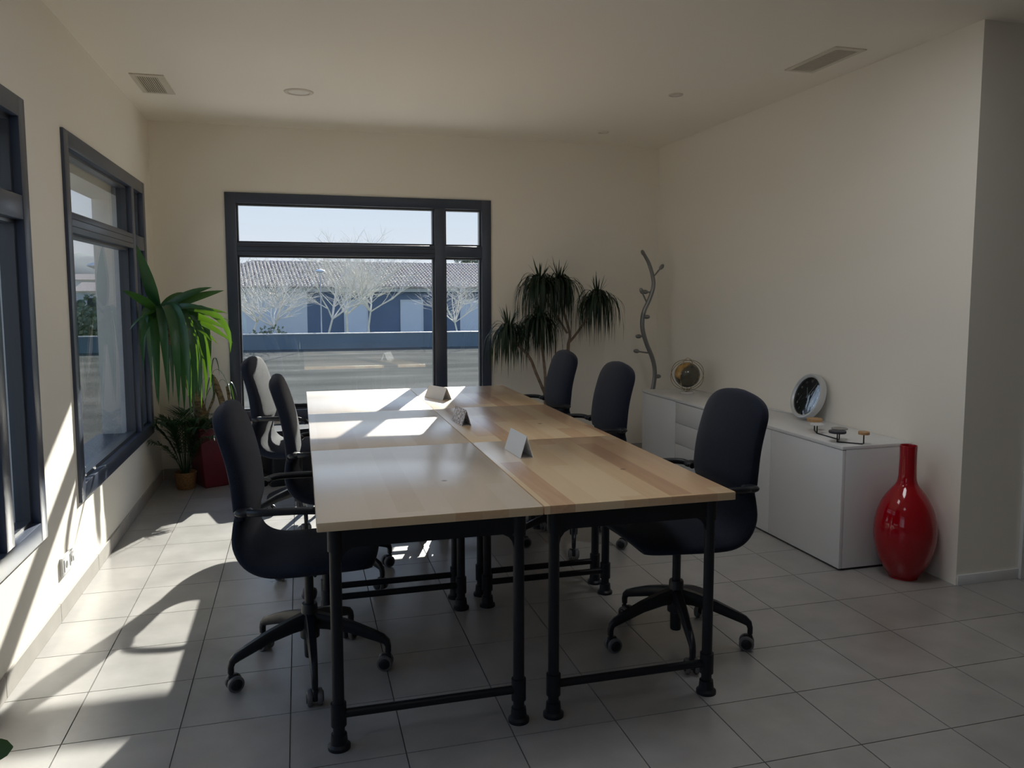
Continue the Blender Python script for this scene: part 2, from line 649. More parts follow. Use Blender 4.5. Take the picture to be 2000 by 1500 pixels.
if rest:
    bm = BM()
    for best, x0, x1, y0, y1 in rest:
        box(bm, x0 + .0015, x1 - .0015, y0 + .0015, y1 - .0015, -.012, 0)
    tag(link('tile_field', bm, 'tile', floor, smooth=0), kind='stuff')

bm = BM()
box(bm, XL - .35, XF + .1, YR - .1, YB + .35, H, H + .25)
ceiling = struct(link('ceiling', bm, 'ceil', smooth=0), 'plain warm white painted ceiling')

# windows: width W, outer frame from Z0 to Z1
W, Z0, Z1 = 1.987, .407, 2.096
WT = .31                                             # wall thickness
WY = [(-3.343 + 2.4615 * k) for k in range(4)]       # near ends of the openings in the left wall (-.88, 1.58, 4.041)
WY = [-.882, 1.580, 4.041]
WW = 1.936

bm = BM()
ys = [YR - .1]
for y in WY:
    ys += [y, y + WW]
ys.append(YB + .35)
for k in range(0, len(ys), 2):
    box(bm, XL - WT, XL, ys[k], ys[k + 1], -.1, H)
for y in WY:
    box(bm, XL - WT, XL, y, y + WW, -.1, Z0)
    box(bm, XL - WT, XL, y, y + WW, Z1, H)
    box(bm, XL - WT, XL - .12, y, y + WW, 1.985, Z1 - .0005)   # the roller shutter box drops below the frame head outside
wall_left = struct(link('wall_left', bm, 'wall', smooth=0), 'cream wall on the left with the two grey windows')

bm = BM()
WX = -.502
box(bm, XL, WX, YB, YB + WT, -.1, H)
box(bm, WX + W, XR + WT, YB, YB + WT, -.1, H)
box(bm, WX, WX + W, YB, YB + WT, -.1, Z0)
box(bm, WX, WX + W, YB, YB + WT, Z1, H)
wall_back = struct(link('wall_back', bm, 'wall', smooth=0), 'cream back wall around the large window')
bm = BM()
box(bm, XR, XR + .35, YE + .012, YB, -.1, H)
wall_right = struct(link('wall_right', bm, 'wall', smooth=0), 'plain cream wall on the right behind the white sideboards')
bm = BM()
box(bm, XR, XF, YE, YE + .012, -.1, H)
wall_return = struct(link('wall_return', bm, 'wall', smooth=0), 'shaded wall turning away at the far right corner')
bm = BM()
box(bm, XF, XF + .1, YR, YE, -.1, H)
struct(link('wall_hall', bm, 'wall', smooth=0))
bm = BM()
RW0, RW1 = 2.2, 5.4
box(bm, XL, RW0, YR - .1, YR, -.1, H)
box(bm, RW1, XF, YR - .1, YR, -.1, H)
box(bm, RW0, RW1, YR - .1, YR, -.1, H)
struct(link('wall_rear', bm, 'wall', smooth=0))


def make_window(name, label, loc, rz, w):
    """frame in local x (width), y (outwards), z; four lights: large and narrow, transom above"""
    root = struct(empty(name, loc, rz), label)
    F = .076
    um0, um1 = w - .452, w - .370                      # mullion
    t0_, t1_ = 1.642, 1.732                            # transom
    yi, yo = -.014, .075
    def part(nm, x0, x1, z0, z1, ya=yi, yb=yo, bev=.003):
        b_ = BM()
        box(b_, x0, x1, ya, yb, z0, z1, bev=bev)
        return link(nm, b_, 'alu', root)
    part('jamb', 0, F, Z0, Z1)
    part('jamb', w - F, w, Z0, Z1)
    part('head', F - .001, w - F + .001, Z1 - F, Z1)
    part('bottom_rail', F - .001, w - F + .001, Z0, Z0 + F)
    part('mullion', um0, um1, Z0 + F - .001, Z1 - F + .001, ya=yi + .001)
    part('transom', F - .001, um0 + .001, t0_, t1_, ya=yi + .002)
    part('transom', um1 - .001, w - F + .001, t0_, t1_, ya=yi + .002)
    # shadow grooves on the transom
    for zg in (t0_ + .028, t0_ + .062):
        b_ = BM()
        box(b_, F, um0, yi - .0005, yi + .004, zg, zg + .003)
        link('transom_groove', b_, 'plinth', root, smooth=0)
    for (x0, x1) in ((F, um0), (um1, w - F)):
        for (z0, z1) in ((Z0 + F, t0_), (t1_, Z1 - F)):
            b_ = BM()
            t_ = .014                                  # glazing bead ring, recessed
            box(b_, x0 - .001, x0 + t_, .018, .07, z0 - .001, z1 + .001)
            box(b_, x1 - t_, x1 + .001, .018, .07, z0 - .001, z1 + .001)
            box(b_, x0 + t_, x1 - t_, .018, .07, z0 - .001, z0 + t_)
            box(b_, x0 + t_, x1 - t_, .018, .07, z1 - t_, z1 + .001)
            link('glazing_bead', b_, 'bead', root, smooth=0)
            b_ = BM()
            box(b_, x0 + t_ - .002, x1 - t_ + .002, .044, .050, z0 + t_ - .002, z1 - t_ + .002)
            link('glass_pane', b_, 'glass', root, smooth=0)
    # outside sill
    b_ = BM()
    box(b_, 0, w, yo, WT + .03, Z0 - .02, Z0 + .004, bev=.003)
    link('outer_sill', b_, 'alu', root)
    return root


win3 = make_window('window_3', 'large dark framed window in the back wall, looking onto the car park', (WX, YB, 0), 0, W)
b_ = BM()
box(b_, .060, .095, -.036, -.012, Z0 + .034, Z0 + .044, bev=.003)
box(b_, .058, .070, -.022, -.012, Z0 + .026, Z0 + .052, bev=.003)
link('catch', b_, 'silver', win3)
make_window('window_2', 'grey framed window in the left wall nearest the corner plants', (XL, WY[2], 0), R(90), WW)
make_window('window_1', 'grey framed window cut by the left edge of the picture', (XL, WY[1], 0), R(90), WW)
make_window('window_4', 'grey framed window behind the viewer in the left wall', (XL, WY[0], 0), R(90), WW)
# tiled skirting, left and back walls
def skirting(name, length, loc, rz, joint0, label):
    root = struct(empty(name, loc, rz), label)
    x = joint0 - .657
    while x < length:
        a, b2 = max(0, x), min(length, x + .657)
        if b2 - a > .01:
            b_ = BM()
            box(b_, a + .001, b2 - .001, -.009, 0, 0, .078, bev=.0015)
            link('tile', b_, 'skirt', root, smooth=0)
        x += .657
    return root


# left: local x runs along +Y, the face looks to +X
skirting('baseboard_left', YB - YR - .012, (XL, YR, 0), R(90), (3.651 - YR) % .657, 'grey tile skirting along the left wall')
skirting('baseboard_back', XR - XL - .02, (XL + .01, YB, 0), 0, .2, 'grey tile skirting along the back wall')
bm = BM()
box(bm, XR + .004, 3.33, YE - .008, YE, 0, .05, bev=.002)
struct(link('baseboard_return', bm, 'white'), 'low white skirting under the shaded wall')
bm = BM()
box(bm, 3.305, 3.36, YE - .02, YE, 0, 2.1, bev=.002)
struct(link('trim_1', bm, 'white'), 'pale upright trim at the right edge')

# ------------------------------------------------------------------ ceiling fittings
def vent(label, x0, x1, y0, y1, gx0, gx1, gy0, gy1, n, along='y'):
    root = thing('ceiling_vent', label, 'vent', (0, 0, H))
    b_ = BM()
    t_ = .006
    box(b_, x0, gx0, y0, y1, -t_, 0, bev=.002)
    box(b_, gx1, x1, y0, y1, -t_, 0, bev=.002)
    box(b_, gx0, gx1, y0, gy0, -t_, 0)
    box(b_, gx0, gx1, gy1, y1, -t_, 0)
    link('vent_frame', b_, 'vent', root, smooth=0)
    b_ = BM()
    box(b_, gx0, gx1, gy0, gy1, -.0015, -.0002)
    link('duct', b_, 'ventdark', root, smooth=0)
    for k in range(n):
        b_ = BM()
        if along == 'y':
            p = (gx1 - gx0) / n
            a = gx0 + p * (k + .5)
            box(b_, a - p * .24, a + p * .24, gy0, gy1, -.0055, -.0015)
        else:
            p = (gy1 - gy0) / n
            a = gy0 + p * (k + .5)
            box(b_, gx0, gx1, a - p * .24, a + p * .24, -.0055, -.0015)
        link('slat', b_, 'vent', root, smooth=0)
    return root


vent('square ceiling vent with dark slots near the left windows', -.872, -.692, 4.985, 5.43, -.846, -.735, 5.03, 5.405, 10)
vent('long narrow ceiling vent above the right wall with the sideboards', 2.560, 2.740, 3.485, 3.925, 2.588, 2.712, 3.515, 3.90, 26, 'x')


def downlight(label, x, y, r):
    root = thing('downlight', label, 'light', (x, y, H))
    b_ = BM()
    lathe(b_, [(r * .72, -.002), (r * .74, -.007), (r * .95, -.006), (r, -.0005), (r, 0)], seg=36)
    link('rim', b_, 'vent', root)
    b_ = BM()
    lathe(b_, [(0, -.0025), (r * .72, -.0025), (r * .73, -.0002)], seg=36)
    link('diffuser', b_, 'lamp', root)


downlight('large round flush ceiling light left of centre', .031, 5.165, .088)
downlight('small round ceiling spot nearer the long vent', 2.244, 4.592, .045)
downlight('small round ceiling spot farthest back near the corner', 2.239, 5.795, .043)

FILL_AT = ['over the nearest left desk', 'over the nearest right chair', 'over the viewer']  # housings made up for the added fill lamps
for (px_, py_, pw_), lb in zip(FILL_PANELS, FILL_AT):
    t = thing('fill_panel', 'added square fill light in the ceiling, ' + lb, 'light', (px_, py_, H), 0, 'added fill lights over the near end of the room')
    b_ = BM()
    for (x0, x1, y0, y1) in ((-.30, -.275, -.30, .30), (.275, .30, -.30, .30), (-.275, .275, -.30, -.275), (-.275, .275, .275, .30)):
        box(b_, x0, x1, y0, y1, -.016, 0)
    link('fill_frame', b_, 'white', t, smooth=0)
    b_ = BM()
    box(b_, -.275, .275, -.275, .275, -.010, -.004)
    link('diffuser', b_, 'lamp', t, smooth=0)

# wall socket
t = thing('wall_socket', 'white double wall socket low on the sunlit left wall', 'socket', (XL, 3.793, .216))
b_ = BM()
box(b_, 0, .011, -.098, .098, -.041, .041, bev=.004)
link('cover_plate', b_, 'outlet', t)
for yy in (-.045, .045):
    b_ = BM()
    box(b_, .010, .0135, yy - .032, yy + .032, -.027, .027, bev=.002)
    ins = link('socket_insert', b_, 'outlet', t)
    b_ = BM()
    if yy < 0:
        lathe(b_, [(0, .0002), (.016, .0002), (.016, -.003)], seg=20, mat4=Matrix.Rotation(R(90), 4, 'Y'), c=(.0138, yy, 0))
    else:
        box(b_, .0136, .0142, yy - .022, yy - .006, -.012, .014)
        box(b_, .0136, .0142, yy + .006, yy + .020, -.018, .004)
    link('socket_opening', b_, 'hole', ins, smooth=0)

# ------------------------------------------------------------------ desks
TXS = [.033, .7085, 1.370]
TYS = [2.3057, 3.3933, 4.4522, 5.4468]
TH = .72
LEGX = {0: (.085, .648), 1: (.765, 1.318)}


def desk(col, row, label):
    x0, x1 = TXS[col] + (.0015 if col else 0), TXS[col + 1] - (0 if col else .0015)
    y0, y1 = TYS[row] + .0015, TYS[row + 1] - .0015
    cx, cyy = (x0 + x1) / 2, (y0 + y1) / 2
    root = thing('desk', label, 'desk', (cx, cyy, 0), 0, 'pine topped desks pushed together')
    b_ = BM()
    box(b_, x0 - cx, x1 - cx, y0 - cyy, y1 - cyy, TH - .027, TH, bev=.0022)
    b_.normal_update()
    for f in b_.faces:                                # left tops carry window glare in their colour, edges plain pine
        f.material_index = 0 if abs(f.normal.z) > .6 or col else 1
    link('tabletop', b_, ['woodglare', 'wood'] if col == 0 else 'wood', root)
    la, lb = LEGX[col]
    lya, lyb = y0 + .075 - cyy, y1 - .055 - cyy
    zb = .107
    for lx in (la - cx, lb - cx):
        for ly in (lya, lyb):
            b_ = BM()
            lathe(b_, [(0, .002), (.018, .002), (.0175, TH - .0275), (0, TH - .0275)], seg=18, c=(lx, ly, 0))
            lg = link('leg', b_, 'black', root)
            b_ = BM()
            lathe(b_, [(.0, 0), (.034, 0), (.034, .010), (.026, .017), (.0235, .046), (.0182, .048)], seg=22, c=(lx, ly, 0))
            link('foot_flange', b_, 'black', lg)
            b_ = BM()
            lathe(b_, [(.0178, zb - .036), (.0235, zb - .035), (.0235, zb + .035), (.0178, zb + .036)], seg=20, c=(lx, ly, 0))
            link('pipe_collar', b_, 'black', lg)
            b_ = BM()
            lathe(b_, [(.0178, .612), (.0225, .613), (.0225, TH - .03), (.0178, TH - .028)], seg=20, c=(lx, ly, 0))
            link('top_collar', b_, 'black', lg)
    for ly in (lya, lyb):
        b_ = BM()
        tube(b_, [(la - cx, ly, zb), (lb - cx, ly, zb)], .0135, seg=14)
        link('crossbar', b_, 'black', root)
        b_ = BM()
        zt, zu = TH - .0275, .622
        box(b_, la - cx, lb - cx, ly - .012, ly + .012, zu, zt)
        for s, ax in ((1, la - cx + .016), (-1, lb - cx - .016)):      # curved gussets
            pts = [(ax, zu)] + [(ax + s * .05 * (1 - math.cos(a)), zu - .05 * (1 - math.sin(a))) for a in (R(0), R(25), R(50), R(75), R(90))]
            for yy in (ly - .004, ly + .004):
                pass
            va = [b_.verts.new((p[0], ly - .006, p[1])) for p in pts]
            vb = [b_.verts.new((p[0], ly + .006, p[1])) for p in pts]
            b_.faces.new(va)
            b_.faces.new(vb[::-1])
            for k in range(len(pts)):
                k2 = (k + 1) % len(pts)
                b_.faces.new((va[k], va[k2], vb[k2], vb[k]))
        link('apron', b_, 'black', root, smooth=0)
    b_ = BM()
    box(b_, -.02, .02, lya, lyb, TH - .0275 - .03, TH - .0275)
    link('spine', b_, 'black', root, smooth=0)


desk(0, 0, 'pine desk nearest the viewer in the left row, window glare in its top colour')
desk(1, 0, 'warm striped pine desk nearest the viewer in the right row')
desk(0, 1, 'middle desk of the left row, half in window sunlight')
desk(1, 1, 'middle pine desk of the right row under the printed tent card')
desk(0, 2, 'far desk of the left row, whitest with sunlight')
desk(1, 2, 'far desk of the right row at the window side')

# ------------------------------------------------------------------ office chairs
def shell(bm, st, n=3.2, seg=28, dish=0.0, mi=0):
    """loft of superellipse sections; st: (x, z, halfwidth, thickness)"""
    P = [Vector((s[0], 0, s[1])) for s in st]
    rings = []
    for i, (x, z, hw, th) in enumerate(st):
        t = (P[min(i + 1, len(P) - 1)] - P[max(i - 1, 0)]).normalized()
        nrm = Vector((t.z, 0, -t.x))                # away from the sitter at the back, down at the seat
        nrm = -nrm
        ring = []
        for k in range(seg):
            a = 2 * math.pi * k / seg
            c_, s_ = math.cos(a), math.sin(a)
            u = math.copysign(abs(c_) ** (2 / n), c_)
            v = math.copysign(abs(s_) ** (2 / n), s_)
            p = P[i] + Vector((0, 1, 0)) * (u * hw) + nrm * (v * th / 2 + dish * (hw / .24) * u * u)
            ring.append(bm.verts.new(p))
        rings.append(ring)
    for A, B in zip(rings, rings[1:]):
        for k in range(seg):
            bm.faces.new((A[k], A[(k + 1) % seg], B[(k + 1) % seg], B[k])).material_index = mi
    bm.faces.new(rings[0][::-1])
    bm.faces.new(rings[-1])


def resample(st, n=5):
    pts = [Vector((s[0], s[1], s[2])) for s in st]
    a = spline(pts, n)
    th = spline([Vector((s[3], 0, 0)) for s in st], n)
    return [(p.x, p.y, p.z, t_.x) for p, t_ in zip(a, th)]


def make_chair():
    root = empty('office_chair', (0, 0, 0))
    seat = [(.245, .452, .150, .020), (.235, .458, .195, .042), (.19, .466, .225, .05), (.08, .465, .238, .052), (-.04, .460, .238, .054),
            (-.115, .463, .232, .056), (-.165, .487, .222, .058), (-.192, .535, .212, .056), (-.192, .592, .204, .052), (-.184, .64, .200, .048)]
    b_ = BM()
    shell(b_, resample(seat, 4), dish=.022)
    link('seat', b_, 'fabric', root, smooth=60)
    # backrest: straight flanks, broad rounded top, leaning back in a slight curve
    axis = spline([(-.184, 0, .622), (-.186, 0, .68), (-.196, 0, .77), (-.214, 0, .85), (-.238, 0, .925), (-.268, 0, .993)], 24)
    back = []
    nb = 34
    for i in range(nb + 1):
        t = math.sin(math.pi / 2 * i / nb) if i > nb * .4 else i / nb * math.sin(math.pi / 2 * .4) / .4
        p = axis[min(len(axis) - 1, int(round(t * (len(axis) - 1))))]
        fi = t * (len(axis) - 1)
        k_ = min(int(fi), len(axis) - 2)
        p = axis[k_].lerp(axis[k_ + 1], fi - k_)
        hw = .206 + .010 * min(1, t / .15) - .014 * max(0, t - .3) / .7
        if t > .70:
            hw *= max(.02, 1 - ((t - .70) / .30) ** 2.5) ** (1 / 2.3)
        th = .042 + .018 * min(1, t / .12)
        if t > .90:
            th *= max(.08, 1 - ((t - .90) / .10) ** 2) ** .5
        back.append((p.x, p.z, hw, th))
    b_ = BM()
    shell(b_, back, n=4.5, seg=40, dish=.016)
    link('backrest', b_, 'fabric', root, smooth=60)
    for s in (1, -1):
        b_ = BM()
        pts = spline([(-.168, s * .195, .652), (-.165, s * .238, .657), (-.13, s * .262, .662), (-.05, s * .268, .664), (.04, s * .266, .662), (.085, s * .262, .652), (.10, s * .258, .636)], 5)
        tube(b_, pts, .0125, seg=12)
        for v in b_.verts:                            # flatten the bar a little
            pass
        ar = link('armrest', b_, 'plastic', root)
        b_ = BM()
        bmesh.ops.create_uvsphere(b_, u_segments=16, v_segments=10, radius=1, matrix=Matrix.Translation((-.178, s * .225, .655)) @ Matrix.Diagonal((.034, .030, .015, 1)))
        link('arm_bracket', b_, 'plastic', ar, smooth=60)
    b_ = BM()
    box(b_, -.10, .10, -.075, .075, .405, .442, bev=.012)
    box(b_, -.05, .05, .07, .19, .420, .430, bev=.003)
    tube(b_, spline([(.02, -.07, .42), (.03, -.15, .418), (.035, -.20, .424), (.04, -.225, .428)], 4), .0055, seg=8)
    link('tilt_mechanism', b_, 'plastic', root)
    b_ = BM()
    lathe(b_, [(0, .235), (.0165, .235), (.0165, .415), (0, .415)], seg=18)
    link('gas_lift', b_, 'plastic', root)
    b_ = BM()
    lathe(b_, [(0, .05), (.020, .05), (.0215, .055), (.0225, .12), (.034, .125), (.036, .19), (.030, .20), (.0285, .245), (.026, .25), (0, .25)], seg=24)
    link('hub', b_, 'plastic', root)
    proto = None
    for k in range(5):
        if proto is None:
            b_ = BM()
            # tapered arm dropping towards the caster
            prof = [(.018, .188, .022, .030), (.07, .180, .018, .026), (.15, .160, .0155, .021), (.225, .132, .0135, .018), (.262, .117, .012, .016), (.279, .104, .011, .012), (.284, .088, .011, .010), (.284, .066, .010, .010)]
            prev = None
            P = [Vector((x, 0, z)) for x, z, a, c in prof]
            for i, (x, z, hw, hh) in enumerate(prof):
                t_ = (P[min(i + 1, len(P) - 1)] - P[max(i - 1, 0)]).normalized()
                nn = Vector((-t_.z, 0, t_.x))
                ring = [b_.verts.new(P[i] + Vector((0, sy * hw, 0)) + nn * sz * hh) for sy, sz in ((-1, -.6), (-.6, -1), (.6, -1), (1, -.6), (1, .6), (.6, 1), (-.6, 1), (-1, .6))]
                if prev:
                    for q in range(8):
                        b_.faces.new((prev[q], prev[(q + 1) % 8], ring[(q + 1) % 8], ring[q]))
                else:
                    b_.faces.new(ring[::-1])
                prev = ring
            b_.faces.new(prev)
            lg = link('base_leg', b_, 'plastic', root, smooth=50)
            b_ = BM()
            # twin wheel caster, trailing
            cx = .272
            for s in (1, -1):
                m4 = Matrix.Translation((cx, s * .0165, .0285)) @ Matrix.Rotation(R(90 * s), 4, 'X').inverted()
                lathe(b_, [(0, .0115), (.017, .012), (.019, .010), (.0205, .0085)], seg=22, mat4=m4, mi=0)
                lathe(b_, [(.0205, .0085), (.0265, .0075), (.0285, .003), (.0285, -.004), (.026, -.008), (.010, -.008)], seg=22, mat4=m4, mi=1)
            box(b_, cx - .012, cx + .022, -.0085, .0085, .020, .060, bev=.004, mi=0)
            tube(b_, [(.284, 0, .055), (.284, 0, .072)], .0075, seg=10)
            link('caster', b_, ['plastic', 'tyre'], lg, smooth=50)
            proto = lg
        else:
            lg = copy_tree(proto, root)
        lg.rotation_euler = (0, 0, R(72 * k))
    return root


CH_GROUP = 'dark office chairs around the joined desks'
chair0 = make_chair()
for i, (x, y, face, star, label) in enumerate([
        (.010, 2.935, -5, -88, 'dark mesh-backed office chair nearest the viewer on the left side'),
        (.150, 3.86, -1, 168, 'left side office chair in the middle, back overlapping the sunlit one'),
        (-.020, 4.93, -12, 60, 'farthest left office chair, its seat back lit by the sun'),
        (1.400, 2.785, 181, 112, 'dark navy office chair nearest the viewer on the right side'),
        (1.420, 4.07, 181, 35, 'middle office chair of the right side, in front of the sideboard end'),
        (1.420, 4.98, 181, 80, 'farthest right office chair, in front of the drooping dracaena')]):
    c = chair0 if i == 0 else copy_tree(chair0)
    c.location = (x, y, 0)
    c.rotation_euler = (0, 0, R(face))
    k = 0
    for ch in c.children:
        if ch.name.startswith('base_leg'):
            ch.rotation_euler = (0, 0, R(star - face + 72 * k))
            k += 1
    tag(c, label, 'chair', CH_GROUP)

# ------------------------------------------------------------------ tent cards on the desks
def printed_mat():
    m = mat('printed_card', (.7, .7, .72), rough=.35)
    nt = m.node_tree
    b = nt.nodes['Principled BSDF']
    tc = nt.nodes.new('ShaderNodeTexCoord')
    mp = nt.nodes.new('ShaderNodeMapping')
    mp.inputs['Scale'].default_value = (90, 130, 130)
    n = nt.nodes.new('ShaderNodeTexNoise')
    n.inputs['Scale'].default_value = 1
    n.inputs['Detail'].default_value = 1
    cr = nt.nodes.new('ShaderNodeValToRGB')
    cr.color_ramp.elements[0].position, cr.color_ramp.elements[0].color = .44, (.20, .15, .16, 1)
    cr.color_ramp.elements[1].position, cr.color_ramp.elements[1].color = .54, (.62, .60, .62, 1)
    nt.links.new(tc.outputs['Object'], mp.inputs[0])
    nt.links.new(mp.outputs[0], n.inputs['Vector'])
    nt.links.new(n.outputs['Fac'], cr.inputs[0])
    nt.links.new(cr.outputs[0], b.inputs['Base Color'])
    return m


MT['printed'] = printed_mat()


def tent(label, x, y, rz, L, Wd, Hh, m):
    """folded card: two leaning panels on a base strip; local x along the ridge"""
    root = thing('tent_card', label, 'card holder', (x, y, TH), rz, 'folded tent cards on the desks')
    t_ = .0022
    for nm, s in (('front_panel', -1), ('back_panel', 1)):
        b_ = BM()
        q = [(s * Wd / 2, 0), (s * Wd / 2 - s * t_ * 1.2, 0), (-s * t_ * .1, Hh - t_ * 1.2), (0, Hh)]
        va = [b_.verts.new((-L / 2, p[0], p[1] + .0005)) for p in q]
        vb = [b_.verts.new((L / 2, p[0], p[1] + .0005)) for p in q]
        b_.faces.new(va)
        b_.faces.new(vb[::-1])
        for k in range(4):
            k2 = (k + 1) % 4
            b_.faces.new((va[k], va[k2], vb[k2], vb[k]))
        link(nm, b_, m, root, smooth=0)
    b_ = BM()
    box(b_, -L / 2, L / 2, -Wd / 2 + .003, Wd / 2 - .003, .0005, .002)
    link('base_panel', b_, 'acrylicb', root, smooth=0)


tent('plain pale blue tent card nearest the viewer', .847, 3.115, R(-87) + math.pi, .21, .056, .088, 'acrylic')
tent('tent card with close brown print on the middle desks', .769, 3.925, R(-86) + math.pi, .20, .048, .078, 'printed')
tent('white tent card farthest away in the sunlight', .812, 4.885, R(-66) + math.pi, .20, .068, .074, 'print')

# ------------------------------------------------------------------ white sideboards
SX, SXB = 2.5327, 2.937
ST = .6254


def sideboard(label, y0, y1, fronts):
    root = thing('sideboard', label, 'sideboard', ((SX + SXB) / 2, (y0 + y1) / 2, 0), 0, 'white sideboards along the right wall')
    ox, oy = (SX + SXB) / 2, (y0 + y1) / 2
    def B(nm, a, b, c, d, e, f, m, bev=0, par=None):
        b_ = BM()
        box(b_, a - ox, b - ox, c - oy, d - oy, e, f, bev=bev)
        return link(nm, b_, m, par or root)
    B('top_panel', SX - .002, SXB, y0, y1, ST - .018, ST, 'white', .0015)
    B('side_panel', SX + .0205, SXB, y0 + .0005, y0 + .019, .012, ST - .0185, 'whitein', .001)
    B('side_panel', SX + .0205, SXB, y1 - .019, y1 - .0005, .012, ST - .0185, 'whitein', .001)
    B('back_panel', SXB - .012, SXB - .001, y0 + .02, y1 - .02, .02, ST - .02, 'whitein')
    B('bottom_panel', SX + .021, SXB - .013, y0 + .02, y1 - .02, .012, .03, 'whitein')
    B('plinth', SX + .03, SXB - .02, y0 + .012, y1 - .012, 0, .0115, 'plinth')
    for kind, a, b in fronts:
        zt, zb = ST - .0205, .012
        if kind == 'door':
            B('door', SX, SX + .0185, a + .0018, b - .0018, zb, zt, 'white', .0012)
        else:
            h = (zt - zb) / 4
            for nm, z0, z1 in (('drawer', zb, zb + h * 1.05), ('drawer', zb + h * 1.05, zb + h * 2.03), ('drawer', zb + h * 2.03, zb + h * 3.02), ('drawer', zb + h * 3.02, zt)):
                B(nm, SX, SX + .0185, a + .0018, b - .0018, z0 + .0014, z1 - .0014, 'white', .0012)
    return root


sideboard('white two-door sideboard beside the red vase', 3.2854, 4.495, [('door', 3.2854, 3.908), ('door', 3.908, 4.495)])
sideboard('white sideboard with drawers and door under the globe', 4.4955, 5.6659, [('drawers', 4.4955, 5.100), ('door', 5.100, 5.6659)])

# floor vase
t = thing('floor_vase', 'tall glossy red bottle-shaped vase on the floor beside the sideboard', 'vase', (2.868, 3.140, 0))
t.location.x = XR - .152
b_ = BM()
prof = [(0, 0), (.060, 0), (.066, .006), (.092, .045), (.118, .10), (.136, .165), (.142, .225), (.137, .285), (.121, .345), (.096, .395), (.069, .432), (.050, .458), (.042, .485), (.0395, .53), (.0385, .60), (.0395, .642), (.0385, .645), (.035, .642), (.034, .60), (.034, .50), (0, .47)]
pp = spline([Vector((r, z, 0)) for r, z in prof], 3)
lathe(b_, [(max(0, p.x), p.y) for p in pp], seg=56)
link('body', b_, 'red', t, smooth=60)

# globe
gx, gy, gz = 2.75, 5.355, ST
t = thing('globe', 'small bronze and gold globe in crossed wire rings on the sideboard', 'globe', (gx, gy, gz))
b_ = BM()
lathe(b_, [(0, 0), (.050, 0), (.051, .002), (.051, .013), (.049, .0155), (0, .0155)], seg=36)
link('base', b_, 'marble', t)
gc = Vector((0, 0, .140))
b_ = BM()
bmesh.ops.create_uvsphere(b_, u_segments=40, v_segments=24, radius=.094, matrix=Matrix.Translation(gc) @ Matrix.Rotation(R(35), 4, 'Z') @ Matrix.Rotation(R(23), 4, 'X'))
link('sphere', b_, 'globe', t, smooth=80)
cr = Matrix.Rotation(R(-27), 4, 'Z')                   # rings are drawn in a plane facing the room
for k, (ra, rb, mrot) in enumerate([(.127, .104, Matrix.Rotation(R(-25), 4, 'Y') @ Matrix.Rotation(R(14), 4, 'Z')),
                                    (.127, .105, Matrix.Rotation(R(28), 4, 'Y') @ Matrix.Rotation(R(-20), 4, 'Z')),
                                    (.104, .124, Matrix.Rotation(R(62), 4, 'Z'))]):
    b_ = BM()
    pts = []
    for q in range(56):
        a = 2 * math.pi * q / 56
        pts.append(gc + (cr @ mrot) @ Vector((ra * math.cos(a), 0, rb * math.sin(a))))
    tube(b_, pts, .0021, seg=6, closed=True)
    link('ring', b_, 'gold', t, smooth=60)
b_ = BM()
tube(b_, [(0, 0, .015), (0, 0, .020)], .003, seg=8)
tube(b_, [gc + Vector((0, 0, -.096)), gc + Vector((0, 0, -.124))], .0025, seg=8)
link('spindle', b_, 'gold', t)
b_ = BM()
lathe(b_, [(0, .001), (.007, .001), (.008, -.002)], seg=14)
for v in b_.verts:
    v.co = gc + Matrix.Rotation(R(48), 3, 'X') @ (v.co + Vector((0, 0, .094)))
    
link('pole_cap', b_, 'plastic', t)

# clock leaning on the wall
CR, CD = .136, .045
lean = R(18.5)
t = thing('clock', 'round silver rimmed clock with black dial leaning on the wall', 'clock', (0, 0, 0))
# local frame: dial looks along +Z, 12 along +Y
zax = Vector((-math.cos(lean), .013, math.sin(lean))).normalized()
yax = (Vector((0, 0, 1)) - zax * zax.z).normalized()
xax = yax.cross(zax)
mc = Matrix((xax, yax, zax)).transposed().to_4x4()
cpos = Vector((XR - .008, 4.055, ST)) 
ctr = Vector((XR - .004, 4.055, ST))
ctr = Vector((0, 4.055, ST + CR * math.cos(lean) + .001))
ctr.x = XR - .002 - CR * math.sin(lean) * 1.0 
ctr.x = XR - .003 - (CR * math.sin(lean))
mc.translation = ctr
t.matrix_world = mc
b_ = BM()
lathe(b_, [(0, 0), (CR * .93, 0), (CR * .985, .004), (CR, .012), (CR, CD - .008), (CR * .985, CD), (CR * .93, CD + .001), (CR * .845, CD - .008), (CR * .84, CD - .016)], seg=64)
link('rim', b_, 'silver', t)
b_ = BM()
lathe(b_, [(CR * .845, CD - .016), (0, CD - .016)], seg=64)
link('dial', b_, 'dial', t, smooth=0)
b_ = BM()
lathe(b_, [(0, CD - .006), (CR * .85, CD - .007), (CR * .855, CD - .0085), (0, CD - .0085)], seg=64)
link('lens', b_, 'lens', t, smooth=0)
for hr in range(1, 13):
    cu = bpy.data.curves.new('numeral', 'FONT')
    cu.body = str(hr)
    cu.size = .020
    cu.align_x = 'CENTER'
    cu.align_y = 'CENTER'
    cu.extrude = .0002
    cu.materials.append(MT['print'])
    tmp = bpy.data.objects.new('numeral', cu)
    COL.objects.link(tmp)
    me = bpy.data.meshes.new_from_object(tmp)
    bpy.data.objects.remove(tmp)
    me.name = 'numeral'
    o = bpy.data.objects.new('numeral', me)
    COL.objects.link(o)
    o.parent = t
    a = R(90 - 30 * hr)
    o.location = (math.cos(a) * CR * .68, math.sin(a) * CR * .68, CD - .0155)
